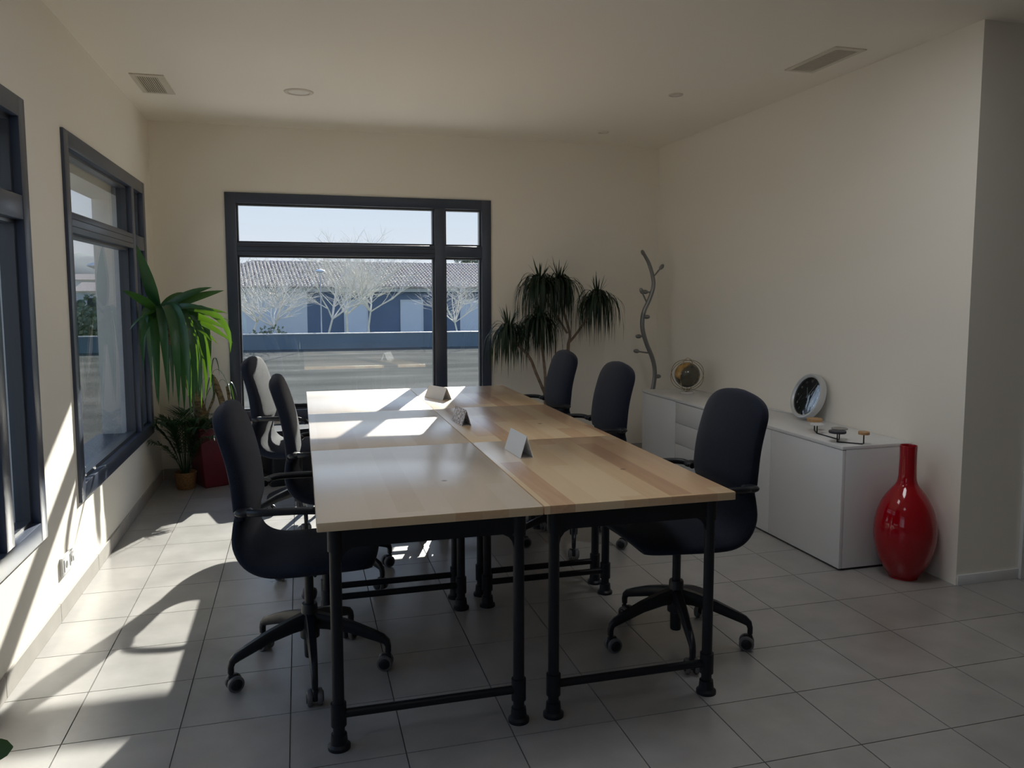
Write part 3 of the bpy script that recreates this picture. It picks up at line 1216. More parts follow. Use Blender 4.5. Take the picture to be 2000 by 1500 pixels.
for nm, L_, w_, ang in (('hour_hand', .058, .005, 90 - 30 * 11.1), ('minute_hand', .088, .0038, 90 - 6 * 5.5)):
    b_ = BM()
    box(b_, -.014, L_, -w_ / 2, w_ / 2, 0, .0008)
    lathe(b_, [(0, .0016), (.005, .0016), (.005, 0)], seg=14)
    o = link(nm, b_, 'silver', t, smooth=0)
    o.location = (0, 0, CD - .0142 + (.0015 if L_ > .06 else 0))
    o.rotation_euler = (0, 0, R(ang))

# disc holder: bent black wire with five round discs
def disc_rack():
    root = thing('disc_stand', 'black bent wire stand with round wood, white and slate discs on the sideboard', 'stand', (0, 0, 0))
    z = ST + .0032
    hz = .055
    P = [(2.690, 3.650), (2.650, 3.560), (2.700, 3.400), (2.620, 3.345), (2.700, 3.225)]
    P = [(2.735, 3.735), (2.690, 3.640), (2.700, 3.425), (2.652, 3.383), (2.655, 3.325)]
    return root, z, hz


root = thing('disc_stand', 'black bent wire stand with round wood, white and slate discs on the sideboard', 'stand', (2.635, 3.498, ST))
hz = .052
A_ = Vector((.040, .215, 0)); B_ = Vector((-.005, .130, 0)); C_ = Vector((-.010, -.060, 0)); D_ = Vector((-.060, -.110, 0)); E_ = Vector((.028, -.196, 0))
rr = .0032
b_ = BM()
up = Vector((0, 0, hz))
o3 = Vector((0, 0, rr))
tube(b_, [A_ + up, A_ + o3 * 1.6, A_.lerp(B_, .06) + o3, A_.lerp(B_, .94) + o3, B_ + o3, B_.lerp(C_, .03) + o3, B_.lerp(C_, .97) + o3, C_ + o3, C_.lerp(D_, .08) + o3, D_ + o3, D_.lerp(E_, .05) + o3, D_.lerp(E_, .95) + o3, E_ + o3 * 1.6, E_ + up], rr, seg=8)
for q in (B_, C_, D_):
    tube(b_, [q + o3, q + up * (.93 if q is not C_ else 1.1)], rr, seg=8)
link('wire_frame', b_, 'black', root, smooth=50)
for q, r_, h_, m_, dz, lb in ((A_, .040, .016, 'discw', hz, 'pale wood disc'), (B_, .036, .007, 'print', hz * .93, 'white disc'), (C_, .040, .006, 'discg', hz * 1.1, 'grey disc'), (D_, .042, .012, 'discd', hz * .93, 'dark slate disc'), (E_, .027, .014, 'discw', hz, 'small wood disc')):
    b_ = BM()
    lathe(b_, [(0, 0), (r_ * .97, 0), (r_, .0015), (r_, h_ - .0015), (r_ * .97, h_), (0, h_)], seg=28, c=q + Vector((0, 0, dz - .0005)))
    o = link('disc', b_, m_, root)
    o['label'] = lb

# thin white lead lying on the sideboards
b_ = BM()
tube(b_, spline([(2.925, 5.10, ST + .003), (2.915, 4.85, ST + .003), (2.925, 4.62, ST + .003), (2.885, 4.48, ST + .003), (2.90, 4.33, ST + .003), (2.925, 4.25, ST + .003)], 8), .0028, seg=7)
tag(link('cable', b_, 'print', smooth=60), 'thin white cable lying along the back of the sideboard top', 'cable')

# ------------------------------------------------------------------ branch shaped coat stand in the corner
t = thing('coat_stand', 'tall wavy steel coat stand with leaf-shaped hooks in the corner', 'coat stand', (0, 0, 0))
CY = 5.95
stem = [(2.637, CY, 1.700), (2.672, CY, 1.648), (2.701, CY, 1.596), (2.734, CY, 1.498), (2.740, CY, 1.417), (2.706, CY, 1.314), (2.657, CY, 1.204), (2.650, CY, 1.089), (2.686, CY, .965), (2.742, CY, .839), (2.764, CY, .734), (2.757, CY, .630), (2.735, CY, .53), (2.705, CY, .36), (2.700, CY, .2), (2.705, CY, .03)]
pts = spline(stem, 5)
b_ = BM()
tube(b_, pts, [.013 + .005 * min(1, i / 30) for i in range(len(pts))], seg=14)
link('stem', b_, 'steel', t, smooth=60)
b_ = BM()
lathe(b_, [(0, 0), (.15, 0), (.152, .004), (.15, .012), (.03, .02), (.022, .03), (.019, .06)], seg=40, c=(2.705, CY, 0))
link('base', b_, 'steel', t)
for (tip, root_) in (((2.822, 1.589), (2.741, 1.498)), ((2.630, 1.398), (2.684, 1.292)), ((2.652, 1.375), (2.722, 1.372)), ((2.706, 1.176), (2.655, 1.175)), ((2.599, 1.019), (2.668, 1.020)), ((2.583, .904), (2.700, .885)), ((2.811, .691), (2.762, .692)), ((2.637, 1.70), (2.655, 1.672))):
    a = Vector((root_[0], CY, root_[1]))
    e = Vector((tip[0], CY, tip[1]))
    d = (e - a).normalized()
    b_ = BM()
    tube(b_, [a, e - d * .030], .0065, seg=10)
    side = Vector((0, 1, 0))
    m4 = Matrix((d, side, d.cross(side))).transposed().to_4x4()
    m4.translation = e - d * .018
    bmesh.ops.create_uvsphere(b_, u_segments=14, v_segments=10, radius=1, matrix=m4 @ Matrix.Diagonal((.027, .010, .0165, 1)))
    link('hook', b_, 'steel', t, smooth=60)

# ------------------------------------------------------------------ plants
def planter(bm, r0, r1, h, sides=4, rot=0):
    vs0 = [bm.verts.new((r0 * math.cos(rot + 2 * math.pi * k / sides), r0 * math.sin(rot + 2 * math.pi * k / sides), 0)) for k in range(sides)]
    vs1 = [bm.verts.new((r1 * math.cos(rot + 2 * math.pi * k / sides), r1 * math.sin(rot + 2 * math.pi * k / sides), h)) for k in range(sides)]
    ri = r1 - .02
    vs2 = [bm.verts.new((ri * math.cos(rot + 2 * math.pi * k / sides), ri * math.sin(rot + 2 * math.pi * k / sides), h)) for k in range(sides)]
    vs3 = [bm.verts.new((ri * .97 * math.cos(rot + 2 * math.pi * k / sides), ri * .97 * math.sin(rot + 2 * math.pi * k / sides), h - .05)) for k in range(sides)]
    bm.faces.new(vs0[::-1])
    for A, B in ((vs0, vs1), (vs1, vs2), (vs2, vs3)):
        for k in range(sides):
            k2 = (k + 1) % sides
            bm.faces.new((A[k], A[k2], B[k2], B[k]))
    bmesh.ops.bevel(bm, geom=[e for e in bm.edges], offset=.004, segments=2, affect='EDGES')


def keep_in(bm, root):
    for v in bm.verts:                                # leaves bend along the walls instead of piercing them
        v.co.x = max(v.co.x, XL + .012 - root.location.x)
        v.co.y = min(v.co.y, YB - .015 - root.location.y)


# tall yucca in the burgundy planter
PX, PY = -.61, 6.07
yuc = thing('yucca_plant', 'tall yucca with broad drooping green leaves in a burgundy planter', 'plant', (PX, PY, 0))
b_ = BM()
planter(b_, .150, .215, .43, 4, R(45 + 26))
link('planter', b_, 'redpot', yuc)
b_ = BM()
lathe(b_, [(0, .392), (.165, .385)], seg=4, c=(0, 0, 0))
link('soil', b_, 'soil', yuc, smooth=0)
hx, hy, hz_ = -.265, -.39, 1.248                      # crown, relative to the planter
b_ = BM()
pts = spline([(-.05, .02, .37), (-.09, -.08, .62), (-.18, -.22, .95), (hx, hy, hz_ + .01)], 6)
tube(b_, pts, [.042 - .0006 * i for i in range(len(pts))], seg=12)
link('trunk', b_, 'bark', yuc, smooth=60)
b_ = BM()
pts = spline([(.05, -.02, .37), (.085, -.03, .46), (.07, -.02, .58), (.03, -.01, .72), (.0, 0, .775)], 6)
tube(b_, pts, [.021] * len(pts), seg=10)
pts = spline([(.10, 0, .37), (.125, -.01, .5), (.115, 0, .62), (.105, 0, .70)], 5)
tube(b_, pts, [.013] * len(pts), seg=9)
pts = spline([(-.02, -.05, .37), (-.03, -.05, .5), (.015, -.04, .63), (.02, -.02, .74)], 5)
tube(b_, pts, [.008] * len(pts), seg=8)
link('side_stem', b_, 'bark', yuc, smooth=60)
HEAD = Vector((hx, hy, hz_))
# tips are real positions beside the crown (x, y offset, z), then sag and width
tips = [(-1.165, -.06, 1.385, .03, .055), (-1.065, .02, 1.700, .00, .075), (-1.05, .12, 1.57, .0, .055), (-.585, -.02, 1.405, .09, .050), (-.505, .03, 1.383, .05, .058),
        (-.640, -.18, 1.262, .06, .055), (-.487, -.03, 1.222, .07, .050), (-.462, .06, 1.165, .09, .018), (-1.130, -.10, 1.11, .10, .058), (-.500, -.05, 1.105, .12, .052),
        (-.455, -.02, 1.005, .18, .050), (-.480, -.10, .935, .22, .050), (-1.05, -.05, .83, .26, .05), (-.965, -.10, .56, .32, .062), (-.835, -.22, .545, .36, .062),
        (-.695, -.12, .665, .33, .058), (-.975, .02, .60, .30, .06), (-.735, .0, .545, .33, .06), (-.905, -.16, .68, .32, .056), (-.80, -.08, .50, .34, .062),
        (-.745, .06, 1.36, .12, .045), (-.62, .10, .85, .26, .05), (-.87, .08, .62, .3, .055), (-1.0, .10, .72, .28, .055), (-.66, .02, .74, .30, .055),
        (-.90, -.05, .58, .33, .058), (-.77, -.20, .62, .34, .056), (-1.07, .07, 1.0, .2, .05), (-.56, .10, 1.0, .2, .046), (-.60, -.14, 1.02, .2, .05), (-.70, .12, .6, .3, .055), (-.715, -.16, .60, .3, .058), (-.685, -.10, .54, .3, .056), (-.655, -.04, .60, .3, .05), (-.76, -.13, .47, .32, .058), (-.735, .04, .52, .3, .055), (-.62, -.02, .66, .28, .046)]
for (tx, dy, tz, sag, w_) in tips:
    ty = 5.68 + dy * 1.4
    if tx * ty / 6.1 < -.945:                          # keep inside the window wall
        ty = 6.1 * .945 / -tx
    tip = Vector((tx * ty / 6.1 - PX, ty - PY, CAMZ + (tz - CAMZ) * ty / 6.1))
    d = tip - HEAD
    mid = HEAD + d * .5 + Vector((0, 0, sag * .55))
    out = Vector((d.x, d.y, 0))
    if sag > .2:                                       # arch out first, then hang
        mid = HEAD + Vector((d.x * .8 + random.uniform(-.04, .04), d.y * .8 - .02, sag * .40 + .01))
        mid2 = HEAD + Vector((d.x * 1.08, d.y * 1.05, d.z * .38 + .04))
        P = bez([HEAD + Vector((0, 0, random.uniform(-.02, .01))), mid, mid2, tip], 9)
    else:
        P = bez([HEAD + Vector((0, 0, random.uniform(-.015, .015))), mid, tip], 9)
    b_ = BM()
    blade(b_, P, w_ * .98, fold=.3, up=Vector((random.uniform(-.5, .5), -1, random.uniform(.1, .7))), prof=lambda u: min(1, .55 + 1.5 * u) * max(0.0, 1 - max(0, (u - .35) / .65) ** 2.2))
    keep_in(b_, yuc)
    link('leaf', b_, 'leaf', yuc, smooth=70)
# thin arching leaves of the side shoots
for (bx, by, bz, tx, ty, tz, ar, w_) in [(.0, 0, .775, .135, -.03, .60, .16, .016), (.0, 0, .775, .06, -.05, .78, .18, .014), (.0, 0, .775, -.05, -.03, .5, .08, .016), (.105, 0, .70, .04, -.02, .70, .07, .014),
                                         (.105, 0, .70, .155, -.05, .54, .10, .018), (.105, 0, .70, .17, -.02, .62, .09, .014), (.0, 0, .775, .02, -.06, .6, .10, .016), (.0, 0, .775, -.09, .0, .62, .1, .016), (.02, -.02, .74, -.06, -.05, .56, .02, .016)]:
    a, e = Vector((bx, by, bz)), Vector((tx, ty, tz))
    b_ = BM()
    blade(b_, bez([a, a.lerp(e, .35) + Vector((0, 0, ar * 1.3)), a.lerp(e, .9) + Vector((0, 0, ar * .6)), e], 8), w_, fold=.25)
    link('leaf', b_, 'leaf', yuc, smooth=70)

# small palm in the wicker basket
t = thing('palm_plant', 'small feathery palm in a round wicker basket on the floor', 'plant', (-.790, 5.975, 0))
b_ = BM()
lathe(b_, [(0, 0), (.056, 0), (.060, .004), (.066, .06), (.073, .112), (.075, .118), (.072, .121), (.067, .118), (.064, .095)], seg=32)
link('basket', b_, 'basket', t, smooth=60)
b_ = BM()
lathe(b_, [(0, .100), (.066, .097)], seg=20)
link('soil', b_, 'soil', t, smooth=0)
for k, (ax, ay, L_, lean_) in enumerate([(-.35, -.5, .46, .30), (.15, -.8, .45, .20), (.6, -.3, .46, .34), (-.8, -.1, .42, .38), (.95, -.25, .44, .48), (-.15, .5, .48, .16), (.4, .4, .46, .25), (-.5, .3, .42, .3), (.05, -.2, .5, .08), (-.62, -.6, .34, .55), (.75, -.65, .36, .55), (.3, -.6, .42, .38), (-.25, -.8, .47, .25), (.5, -.7, .48, .3), (-.7, .2, .45, .25), (.8, .1, .43, .36), (0, .6, .5, .2)]):
    d = Vector((ax, ay, 0)).normalized()
    a = Vector((d.x * .018, d.y * .018, .095))
    rach = bez([a, a + Vector((d.x * lean_ * .10, d.y * lean_ * .10, L_ * .5)), a + d * lean_ * .30 * 1.0 + Vector((0, 0, L_ * .86)), a + d * lean_ * .62 + Vector((0, 0, L_ * .88))], 24)
    b_ = BM()
    tube(b_, rach, [.0035 - .00011 * i for i in range(25)], seg=5)
    for i in range(6, 25):
        p = rach[i]
        tg = (rach[min(i + 1, 24)] - rach[i - 1]).normalized()
        sd = tg.cross(Vector((0, 0, 1)))
        sd = sd.normalized() if sd.length > .02 else Vector((d.y, -d.x, 0))
        for s in (1, -1):
            ll = (.15 * math.sin(math.pi * min(1, (i - 4) / 22)) + .03) * random.uniform(.85, 1.1)
            q = p + sd * s * ll * .62 + tg * ll * .75 + Vector((0, 0, -.022 - .03 * random.random()))
            blade(b_, [p, p.lerp(q, .5) + Vector((0, 0, .012)), q], .012, fold=.2, prof=lambda u: [.6, 1, .05][round(u * 2)])
    keep_in(b_, t)
    link('frond', b_, 'pleaf', t, smooth=70)

# tall dracaena by the back window, its pot hidden behind the desks
DX, DY = 1.845, 5.98
t = thing('dracaena_plant', 'dark dracaena with drooping grassy heads right of the back window', 'plant', (DX, DY, 0))
b_ = BM()
lathe(b_, [(0, 0), (.12, 0), (.125, .006), (.155, .30), (.160, .32), (.152, .322), (.145, .30), (.14, .28)], seg=32)
link('pot', b_, 'redpot', t, smooth=50)
b_ = BM()
lathe(b_, [(0, .285), (.142, .28)], seg=24)
link('soil', b_, 'soil', t, smooth=0)
heads = [(1.792, -.02, 1.42, .30, 1.0), (1.955, .0, 1.43, .33, 1.0), (2.262, -.03, 1.305, .27, 1.0), (1.535, -.05, 1.055, .25, .9), (1.770, -.08, 1.130, .27, .95)]
b_ = BM()
def stem(P, r0, r1):
    q = spline([Vector((p[0] - DX, p[1], p[2])) for p in P], 6)
    tube(b_, q, [r0 + (r1 - r0) * i / (len(q) - 1) for i in range(len(q))], seg=9)
stem([(1.855, 0, .27), (1.852, 0, .45), (1.842, 0, .575)], .018, .016)
stem([(1.842, 0, .575), (1.80, -.02, .66), (1.755, -.04, .75), (1.70, -.05, .87), (1.60, -.05, .98), (1.535, -.05, 1.055)], .013, .010)
stem([(1.842, 0, .575), (1.835, -.03, .70), (1.815, -.05, .85), (1.785, -.07, 1.0), (1.770, -.08, 1.13)], .012, .010)
stem([(1.95, .04, .27), (2.01, .04, .55), (2.035, .03, .80), (2.040, .02, .97)], .016, .013)
stem([(2.040, .02, .97), (2.05, .02, 1.05), (1.99, .01, 1.25), (1.955, 0, 1.43)], .011, .010)
stem([(2.040, .02, .97), (2.09, .01, 1.03), (2.18, -.01, 1.16), (2.262, -.03, 1.305)], .010, .009)
stem([(2.03, .02, 1.05), (1.93, .01, 1.2), (1.83, -.01, 1.34), (1.792, -.02, 1.42)], .009, .009)
stem([(1.885, -.02, .27), (1.912, -.03, .6), (1.918, -.02, .85), (1.925, 0, 1.1)], .006, .005)
link('stems', b_, 'stem', t, smooth=60)
rng = random.Random(11)
for (hx, hy, hz_, Lh, sc) in heads:
    b_ = BM()
    c = Vector((hx - DX, hy, hz_))
    for k in range(190):
        a = rng.uniform(0, 2 * math.pi)
        el = rng.random()
        up_ = .13 * el ** 2.5 + .03
        rad = rng.uniform(.05, .225) * sc
        if el > .93:                                   # young spiky leaves in the heart
            p1 = c + Vector((math.cos(a) * .03, math.sin(a) * .03, .10))
            tip = c + Vector((math.cos(a) * rng.uniform(.02, .12), math.sin(a) * .08, rng.uniform(.13, .24)))
            P = bez([c, p1, tip], 6)
        else:
            drop = rng.uniform(.14, .44) * (1.0 - .4 * el) * (Lh / .30)
            o = Vector((math.cos(a), math.sin(a) * .8, 0))
            P = bez([c + Vector((0, 0, rng.uniform(-.05, .03))), c + o * rad * .55 + Vector((0, 0, up_ + .05)), c + o * rad * 1.1 + Vector((0, 0, up_ * .6)), c + o * rad * 1.02 + Vector((0, 0, -drop))], 8)
            if (c + Vector((DX, DY, 0)) + o * rad).y > YB - .02:
                continue
        blade(b_, P, rng.uniform(.010, .017), fold=.2, prof=lambda u: min(1, .5 + 2 * u) * (1 - u ** 3))
    o = link('leaf_head', b_, 'dleaf', t, smooth=70)
    o['kind'] = 'stuff'

# leafy plant that only just enters the frame at lower left
t = thing('potted_plant', 'rounded green leaf of a plant peeking in at the lower left edge', 'plant', (-.80, 1.55, 0))
b_ = BM()
lathe(b_, [(0, 0), (.095, 0), (.10, .005), (.125, .22), (.128, .235), (.118, .236), (.11, .20), (0, .195)], seg=28)
link('pot', b_, 'white', t, smooth=50)
for k, (tx, ty, tz, w_) in enumerate([(.279, .05, .548, .046), (.10, .14, .56, .07), (-.05, .12, .62, .07), (.10, -.10, .60, .07), (.02, .02, .70, .07), (-.1, -.06, .55, .07)]):
    e = Vector((tx, ty, tz))
    a = Vector((tx * .15, ty * .15, .19))
    m_ = a.lerp(e, .55) + Vector((0, 0, .05))
    b_ = BM()
    tube(b_, bez([a, a.lerp(m_, .5) + Vector((0, 0, .04)), m_ if k else e + Vector((-.125, .0, -.012))], 6), .004, seg=6)
    st_ = link('stalk', b_, 'stem', t, smooth=60)
    b_ = BM()
    if k == 0:
        m_ = e + Vector((-.125, .0, -.012))
    blade(b_, bez([m_, m_.lerp(e, .5) + Vector((0, 0, .004)), e], 14), w_, fold=.10, up=Vector((.15, -1, .35)), prof=lambda u: max(.05, (1 - abs(2 * u - 1) ** 2.6) ** .5))
    link('leaf', b_, 'leaf', st_, smooth=70)

# black box under the window
t = thing('black_cabinet', 'low black box with a glossy lid under the back window', 'cabinet', (-.06, 6.045, 0), R(17))
def rounded(bm, hx, hy, z0, z1, r, n=6):
    ring = []
    for (sx, sy, a0) in ((1, 1, 0), (-1, 1, 90), (-1, -1, 180), (1, -1, 270)):
        for k in range(n + 1):
            a = R(a0 + 90 * k / n)
            ring.append((sx * (hx - r) + r * math.cos(a), sy * (hy - r) + r * math.sin(a)))
    A = [bm.verts.new((x, y, z0)) for x, y in ring]
    B = [bm.verts.new((x, y, z1)) for x, y in ring]
    bm.faces.new(A[::-1])
    bm.faces.new(B)
    for k in range(len(A)):
        k2 = (k + 1) % len(A)
        bm.faces.new((A[k], A[k2], B[k2], B[k]))
b_ = BM()
rounded(b_, .205, .150, .095, .372, .022)
link('body', b_, 'plastic', t)
b_ = BM()
rounded(b_, .218, .160, .3725, .396, .03)
link('lid', b_, 'plastic', t)
b_ = BM()
rounded(b_, .195, .14, .07, .0945, .02)
link('shadow_gap', b_, 'plinth', t)
b_ = BM()
rounded(b_, .207, .152, 0, .0695, .02)
link('base', b_, 'plastic', t)

# ------------------------------------------------------------------ outdoors
GZ = -.02
bm = BM()
vs = [bm.verts.new(p) for p in ((-60, YB + WT, GZ), (60, YB + WT, GZ), (60, 20.4, GZ), (-60, 20.4, GZ))]
bm.faces.new(vs)
vs = [bm.verts.new(p) for p in ((-60, YR - 30, GZ), (XL - WT, YR - 30, GZ), (XL - WT, YB + WT, GZ), (-60, YB + WT, GZ))]
bm.faces.new(vs)
vs = [bm.verts.new(p) for p in ((XL - WT, YR - 30, GZ), (60, YR - 30, GZ), (60, YR - .1, GZ), (XL - WT, YR - .1, GZ))]
bm.faces.new(vs)
struct(link('ground', bm, 'asphalt', smooth=0), 'pale worn asphalt of the car park outside')
bm = BM()
vs = [bm.verts.new(p) for p in ((-400, 20.4, -1.2), (400, 20.4, -1.2), (400, 600, -1.2), (-400, 600, -1.2))]
bm.faces.new(vs)
struct(link('lower_ground', bm, 'hedge', smooth=0), 'lower ground beyond the car park wall')

# unseen pale ground strip, added outside the windows to bounce sun indoors
bm = BM()
box(bm, -.4, XR + 4, YB + WT + .002, YB + WT + 2.6, GZ - .05, GZ + .012)
box(bm, XL - WT - 2.6, XL - WT - .002, YR - 4, 4.7, GZ - .05, GZ + .012)
struct(link('bounce_strip', bm, 'sunbounce', smooth=0), 'added pale strip outside the building that bounces sun indoors')

t = thing('parapet_wall', 'low slate blue wall along the far edge of the car park', 'wall', (0, 20.2, GZ))
x = -30.0
while x < 30:
    b_ = BM()
    box(b_, x, x + 2.998, -.06, .06, -1.2 if False else 0, .36)
    link('panel', b_, 'barrier', t, smooth=0)
    x += 3.0
b_ = BM()
box(b_, -30, 30, -.075, .075, .36, .385)
link('coping', b_, 'cap', t, smooth=0)

# long low building with a clay tiled roof
BANG = R(6)
bd = thing('building', 'long low building with a clay barrel-tile roof beyond the car park', 'building', (-6.75, 47.6, -1.2), BANG)
LB, DB = 31.0, 9.6
ze, zr, half = 2.72, 4.36, 5.0
b_ = BM()
box(b_, .25, 7.3, .45, DB, 0, ze)
link('end_wall', b_, 'render1', bd, smooth=0)
b_ = BM()
box(b_, 7.3, LB, .47, DB, 0, ze)
link('long_wall', b_, 'render2', bd, smooth=0)
b_ = BM()
box(b_, 0, LB, .02, .16, ze - .02, ze + .10)
link('gutter', b_, 'render1', bd, smooth=0)
b_ = BM()
box(b_, .1, LB, .16, .46, ze - .16, ze - .02)
link('eave_board', b_, 'render1', bd, smooth=0)
for dx in (9.5, 12.9, 16.7, 20.6, 24.6):
    b_ = BM()
    box(b_, dx, dx + 1.25, .40, .48, .0, 2.0)
    dr = link('door', b_, 'door', bd, smooth=0)
    b_ = BM()
    box(b_, dx - .09, dx, .38, .47, 0, 2.08)
    box(b_, dx + 1.25, dx + 1.34, .38, .47, 0, 2.08)
    box(b_, dx, dx + 1.25, .38, .47, 2.0, 2.08)
    link('door_frame', b_, 'render1', dr, smooth=0)
# roof bed, hipped at the left end
b_ = BM()
hipx = 4.6
a = [b_.verts.new(p) for p in ((-.2, -.1, ze + .06), (LB, -.1, ze + .06), (LB, half, zr), (hipx, half, zr))]
c_ = [b_.verts.new(p) for p in ((-.2, half * 2 + .1, ze + .06), (LB, half * 2 + .1, ze + .06))]
b_.faces.new(a)
b_.faces.new((a[0], a[3], c_[0]))
b_.faces.new((a[3], a[2], c_[1], c_[0]))
link('roof_bed', b_, 'rooft', bd, smooth=0)
# the barrel tiles themselves: overlapping courses in columns
b_ = BM()
pitch_ = .215
ncol = int((LB + .2) / pitch_)
slope = Vector((0, half + .1, zr - ze - .06))
rows = 15
for k in range(ncol):
    x = -.2 + pitch_ * (k + .5)
    lim = 1.0 if x > hipx else max(.05, (x + .2) / (hipx + .2))
    for r_ in range(rows):
        s0, s1 = r_ / rows, (r_ + 1.12) / rows
        if s0 > lim:
            break
        s1 = min(s1, lim + .02)
        for si, (s, lift, wd) in enumerate(((s0, .035, .098), (s1, .005, .080))):
            base = Vector((x, -.12, ze + .06)) + slope * s
            ring = [b_.verts.new(base + Vector((math.cos(a_) * wd, 0, math.sin(a_) * wd * 1.3 + lift))) for a_ in (math.pi * q / 6 for q in range(7))]
            if si == 0:
                first = ring
        for q in range(6):
            b_.faces.new((first[q], first[q + 1], ring[q + 1], ring[q]))
        b_.faces.new(first)
tag(link('roof_tiles', b_, 'rooft', bd, smooth=50), kind='stuff')
b_ = BM()
x = hipx - .1
while x < LB:
    tube(b_, [(x, half, zr + .03), (x + .42, half, zr + .02)], [.15, .125], seg=8)
    x += .38
for q in range(14):
    p0 = Vector((-.2, -.1, ze + .08)).lerp(Vector((hipx, half, zr + .03)), q / 14)
    p1 = Vector((-.2, -.1, ze + .08)).lerp(Vector((hipx, half, zr + .03)), (q + 1.15) / 14)
    tube(b_, [p0, p1], [.15, .12], seg=8)
tag(link('ridge_tiles', b_, 'rooft', bd, smooth=50), kind='stuff')

# bare winter trees behind the parapet
def bare_tree(label, x, y, h, seed, spread=.55, lean_=(0, 0), n0=4):
    rg = random.Random(seed)
    root = thing('bare_tree', label, 'tree', (x, y, -1.2), 0, 'bare trees beyond the car park')
    tr_, br = BM(), BM()
    def grow(p, d, L, r, lev):
        n = 3
        pts = [p]
        dd = d.copy()
        for i in range(n):
            dd = (dd + Vector((rg.uniform(-.22, .22), rg.uniform(-.22, .22), rg.uniform(-.02, .16)))).normalized()
            pts.append(pts[-1] + dd * L / n)
        tube(tr_ if lev == 0 else br, pts, [r, r * .88, r * .76, r * .62] if lev < 4 else [r, r * .8, r * .6, r * .3], seg=6 if lev < 2 else 3, cap=False)
        if lev >= 4:
            return
        kids = (n0 + 2, 5, 5, 5, 0)[lev]
        for k in range(kids):
            q = pts[-1] if k == 0 or lev == 0 else pts[rg.choice((1, 2, 3))]
            a = rg.uniform(0, 2 * math.pi)
            sp = spread * rg.uniform(.7, 1.9)
            nd = (dd + Vector((math.cos(a) * sp, math.sin(a) * sp, rg.uniform(-.35, .2)))).normalized()
            grow(q, nd, (1.08 * h * rg.uniform(.75, 1.15) if lev == 0 else L * rg.uniform(.5, .82)), r * .55, lev + 1)
    grow(Vector((0, 0, 0)), Vector((lean_[0], lean_[1], 1)).normalized(), 1.55 + .18 * h, .040 * h, 0)
    link('trunk', tr_, 'twig', root, smooth=60)
    o = link('branches', br, 'twig', root, smooth=60)
    o['kind'] = 'stuff'


bare_tree('leafless many-branched tree at the left, before the grey end wall', -.06, 22.6, 1.0, 3, .66, (-.22, 0), 5)
bare_tree('leafless tree just left of the street lamp', .82, 25.8, 1.12, 8, .62, (.1, 0), 5)
bare_tree('leafless bushy tree right of the street lamp', 1.82, 28.9, 1.22, 21, .66, (-.05, 0), 5)
bare_tree('leafless tree with a pale trunk before the middle white door', 2.62, 32.4, 1.32, 33, .66, (.05, 0), 5)
bare_tree('leafless shrub-like tree seen low through the right window light', 4.5, 23.2, .82, 47, .72, (.1, 0), 5)
bare_tree('leafless low tree at the left edge of the back window', -1.75, 26.0, 1.0, 52, .75, (.1, 0), 4)


def lamp_post(label, x, y, z0, z1, s=1.0):
    t = thing('street_lamp', label, 'street lamp', (x, y, z0), 0, 'street lamps of the car park')
    b_ = BM()
    hh = z1 - z0
    lathe(b_, [(.05 * s, 0), (.045 * s, hh * .45), (.034 * s, hh * .46), (.028 * s, hh - .12 * s), (.02 * s, hh - .1 * s)], seg=12)
    link('post', b_, 'cap', t)
    b_ = BM()
    lathe(b_, [(0, hh), (.12 * s, hh - .02 * s), (.24 * s, hh - .075 * s), (.27 * s, hh - .12 * s), (.22 * s, hh - .15 * s), (.10 * s, hh - .20 * s), (.04 * s, hh - .22 * s), (.03 * s, hh - .3 * s)], seg=28)
    link('lamp_head', b_, 'door', t, smooth=60)


lamp_post('grey street lamp in front of the tiled roof', .53, 20.75, -1.2, 1.93, .45)
lamp_post('white dome street lamp seen through the left window', -4.50, 20.9, -1.2, 2.06, .8)


def leaf_clump(name, label, cat, loc, rx, ry, rz_, n, size, seed, m='hedge', group=None):
    rg = random.Random(seed)
    root = thing(name, label, cat, loc, 0, group)
    b_ = BM()
    for k in range(n):
        v = Vector((rg.gauss(0, 1), rg.gauss(0, 1), rg.gauss(0, 1))).normalized() * rg.random() ** .35
        wob = 1 + .25 * noise.noise(v * 2.3 + Vector((seed, 0, 0)))
        p = Vector((v.x * rx * wob, v.y * ry * wob, rz_ + v.z * rz_ * wob))
        d = Vector((rg.uniform(-1, 1), rg.uniform(-1, 1), rg.uniform(-.3, 1))).normalized() * size
        s = d.orthogonal().normalized() * size * .35
        q = [b_.verts.new(p), b_.verts.new(p + d * .5 + s), b_.verts.new(p + d), b_.verts.new(p + d * .5 - s)]
        b_.faces.new(q)
    o = link('foliage', b_, m, root, smooth=0)
    o['kind'] = 'stuff'
    b_ = BM()
    tube(b_, [(0, 0, 0), (.02, .02, rz_ * .6), (0, 0, rz_ * 1.1)], [.06, .05, .02], seg=7)
    link('stem', b_, 'bark', root)


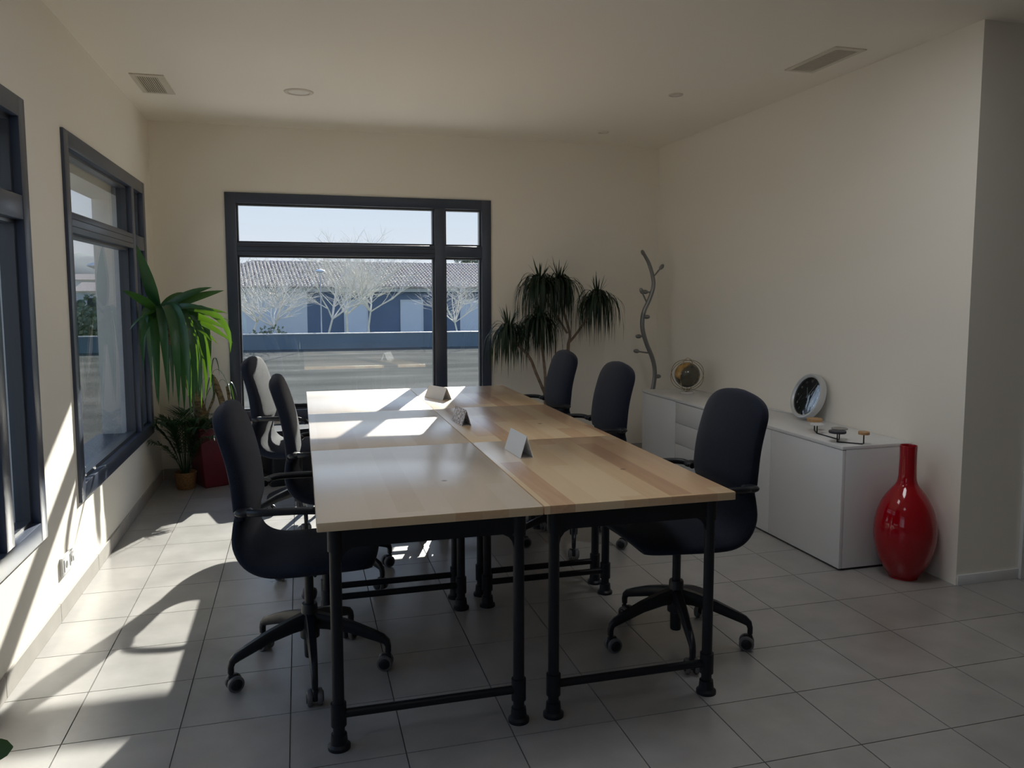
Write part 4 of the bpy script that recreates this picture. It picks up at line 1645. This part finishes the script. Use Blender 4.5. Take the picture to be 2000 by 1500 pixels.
leaf_clump('hedge_bush', 'grey green bush above the wall at the left of the back window', 'bush', (-.75, 22.2, -1.2), .75, .5, .80, 1800, .10, 5, group='bushes behind the wall')
leaf_clump('hedge_bush', 'small bush partly behind the left window post', 'bush', (-2.55, 22.2, -1.2), .7, .5, .75, 1500, .10, 6, group='bushes behind the wall')
leaf_clump('hedge_bush', 'dark bush behind the wall seen through the left window', 'bush', (-5.6, 24, -1.2), 1.3, .9, 1.05, 2600, .16, 9, group='bushes behind the wall')
leaf_clump('hedge_bush', 'taller dark bush behind the street lamp in the left window', 'bush', (-7.6, 28, -1.2), 1.8, 1.2, 1.35, 2800, .2, 10, group='bushes behind the wall')
leaf_clump('distant_tree', 'round tree crown just above the roof ridge at right', 'tree', (13.5, 66, -1.2), 1.3, 1.3, 3.05, 2600, .3, 12)

# wooded hill far away to the left
b_ = BM()
nx, ny = 90, 12
grid = []
for j in range(ny):
    row = []
    for i in range(nx):
        x = -190 + 150 * i / (nx - 1)
        y = 290 + 10 * j
        env = math.sin(math.pi * min(1, j / (ny - 1))) ** .6 * (1 / (1 + math.exp((x + 58) / 5)))
        z = -1.2 + env * (17.5 + 4 * noise.noise(Vector((x * .035, j * .2, 3))) + 1.6 * noise.noise(Vector((x * .3, j * .9, 7))))
        row.append(b_.verts.new((x, y, z)))
    grid.append(row)
for j in range(ny - 1):
    for i in range(nx - 1):
        b_.faces.new((grid[j][i], grid[j][i + 1], grid[j + 1][i + 1], grid[j + 1][i]))
struct(link('hill', b_, 'hill', smooth=30), 'wooded hill on the horizon seen through the left window')
# pale houses at the foot of the hill
for k, (x, y, w_, h_, lb) in enumerate([(-33, 150, 7, 4.5, 'pale far house with a flat eave, upper of the two'), (-21.5, 100, 5, 2.6, 'pale low far house nearer the car park')]):
    t = thing('far_house', lb, 'house', (x, y, -1.2), R(-10), 'far houses below the hill')
    b_ = BM()
    box(b_, -w_ / 2, w_ / 2, 0, 5, 0, h_)
    link('wall', b_, 'render1', t, smooth=0)
    b_ = BM()
    a = [b_.verts.new(p) for p in ((-w_ / 2 - .3, -.4, h_), (w_ / 2 + .3, -.4, h_), (w_ / 2 + .3, 2.5, h_ + 1), (-w_ / 2 - .3, 2.5, h_ + 1), (-w_ / 2 - .3, 5.4, h_), (w_ / 2 + .3, 5.4, h_))]
    b_.faces.new(a[:4])
    b_.faces.new((a[3], a[2], a[5], a[4]))
    b_.faces.new((a[0], a[3], a[4]))
    b_.faces.new((a[1], a[5], a[2]))
    link('roof', b_, 'rooft', t, smooth=0)
    b_ = BM()
    box(b_, -w_ * .25, -w_ * .05, -.05, .05, h_ * .3, h_ * .7)
    link('window', b_, 'hole', t, smooth=0)
# white bay lines
for k, (x, w_) in enumerate([(.9, 2.2), (6.5, .1)][:0]):
    pass
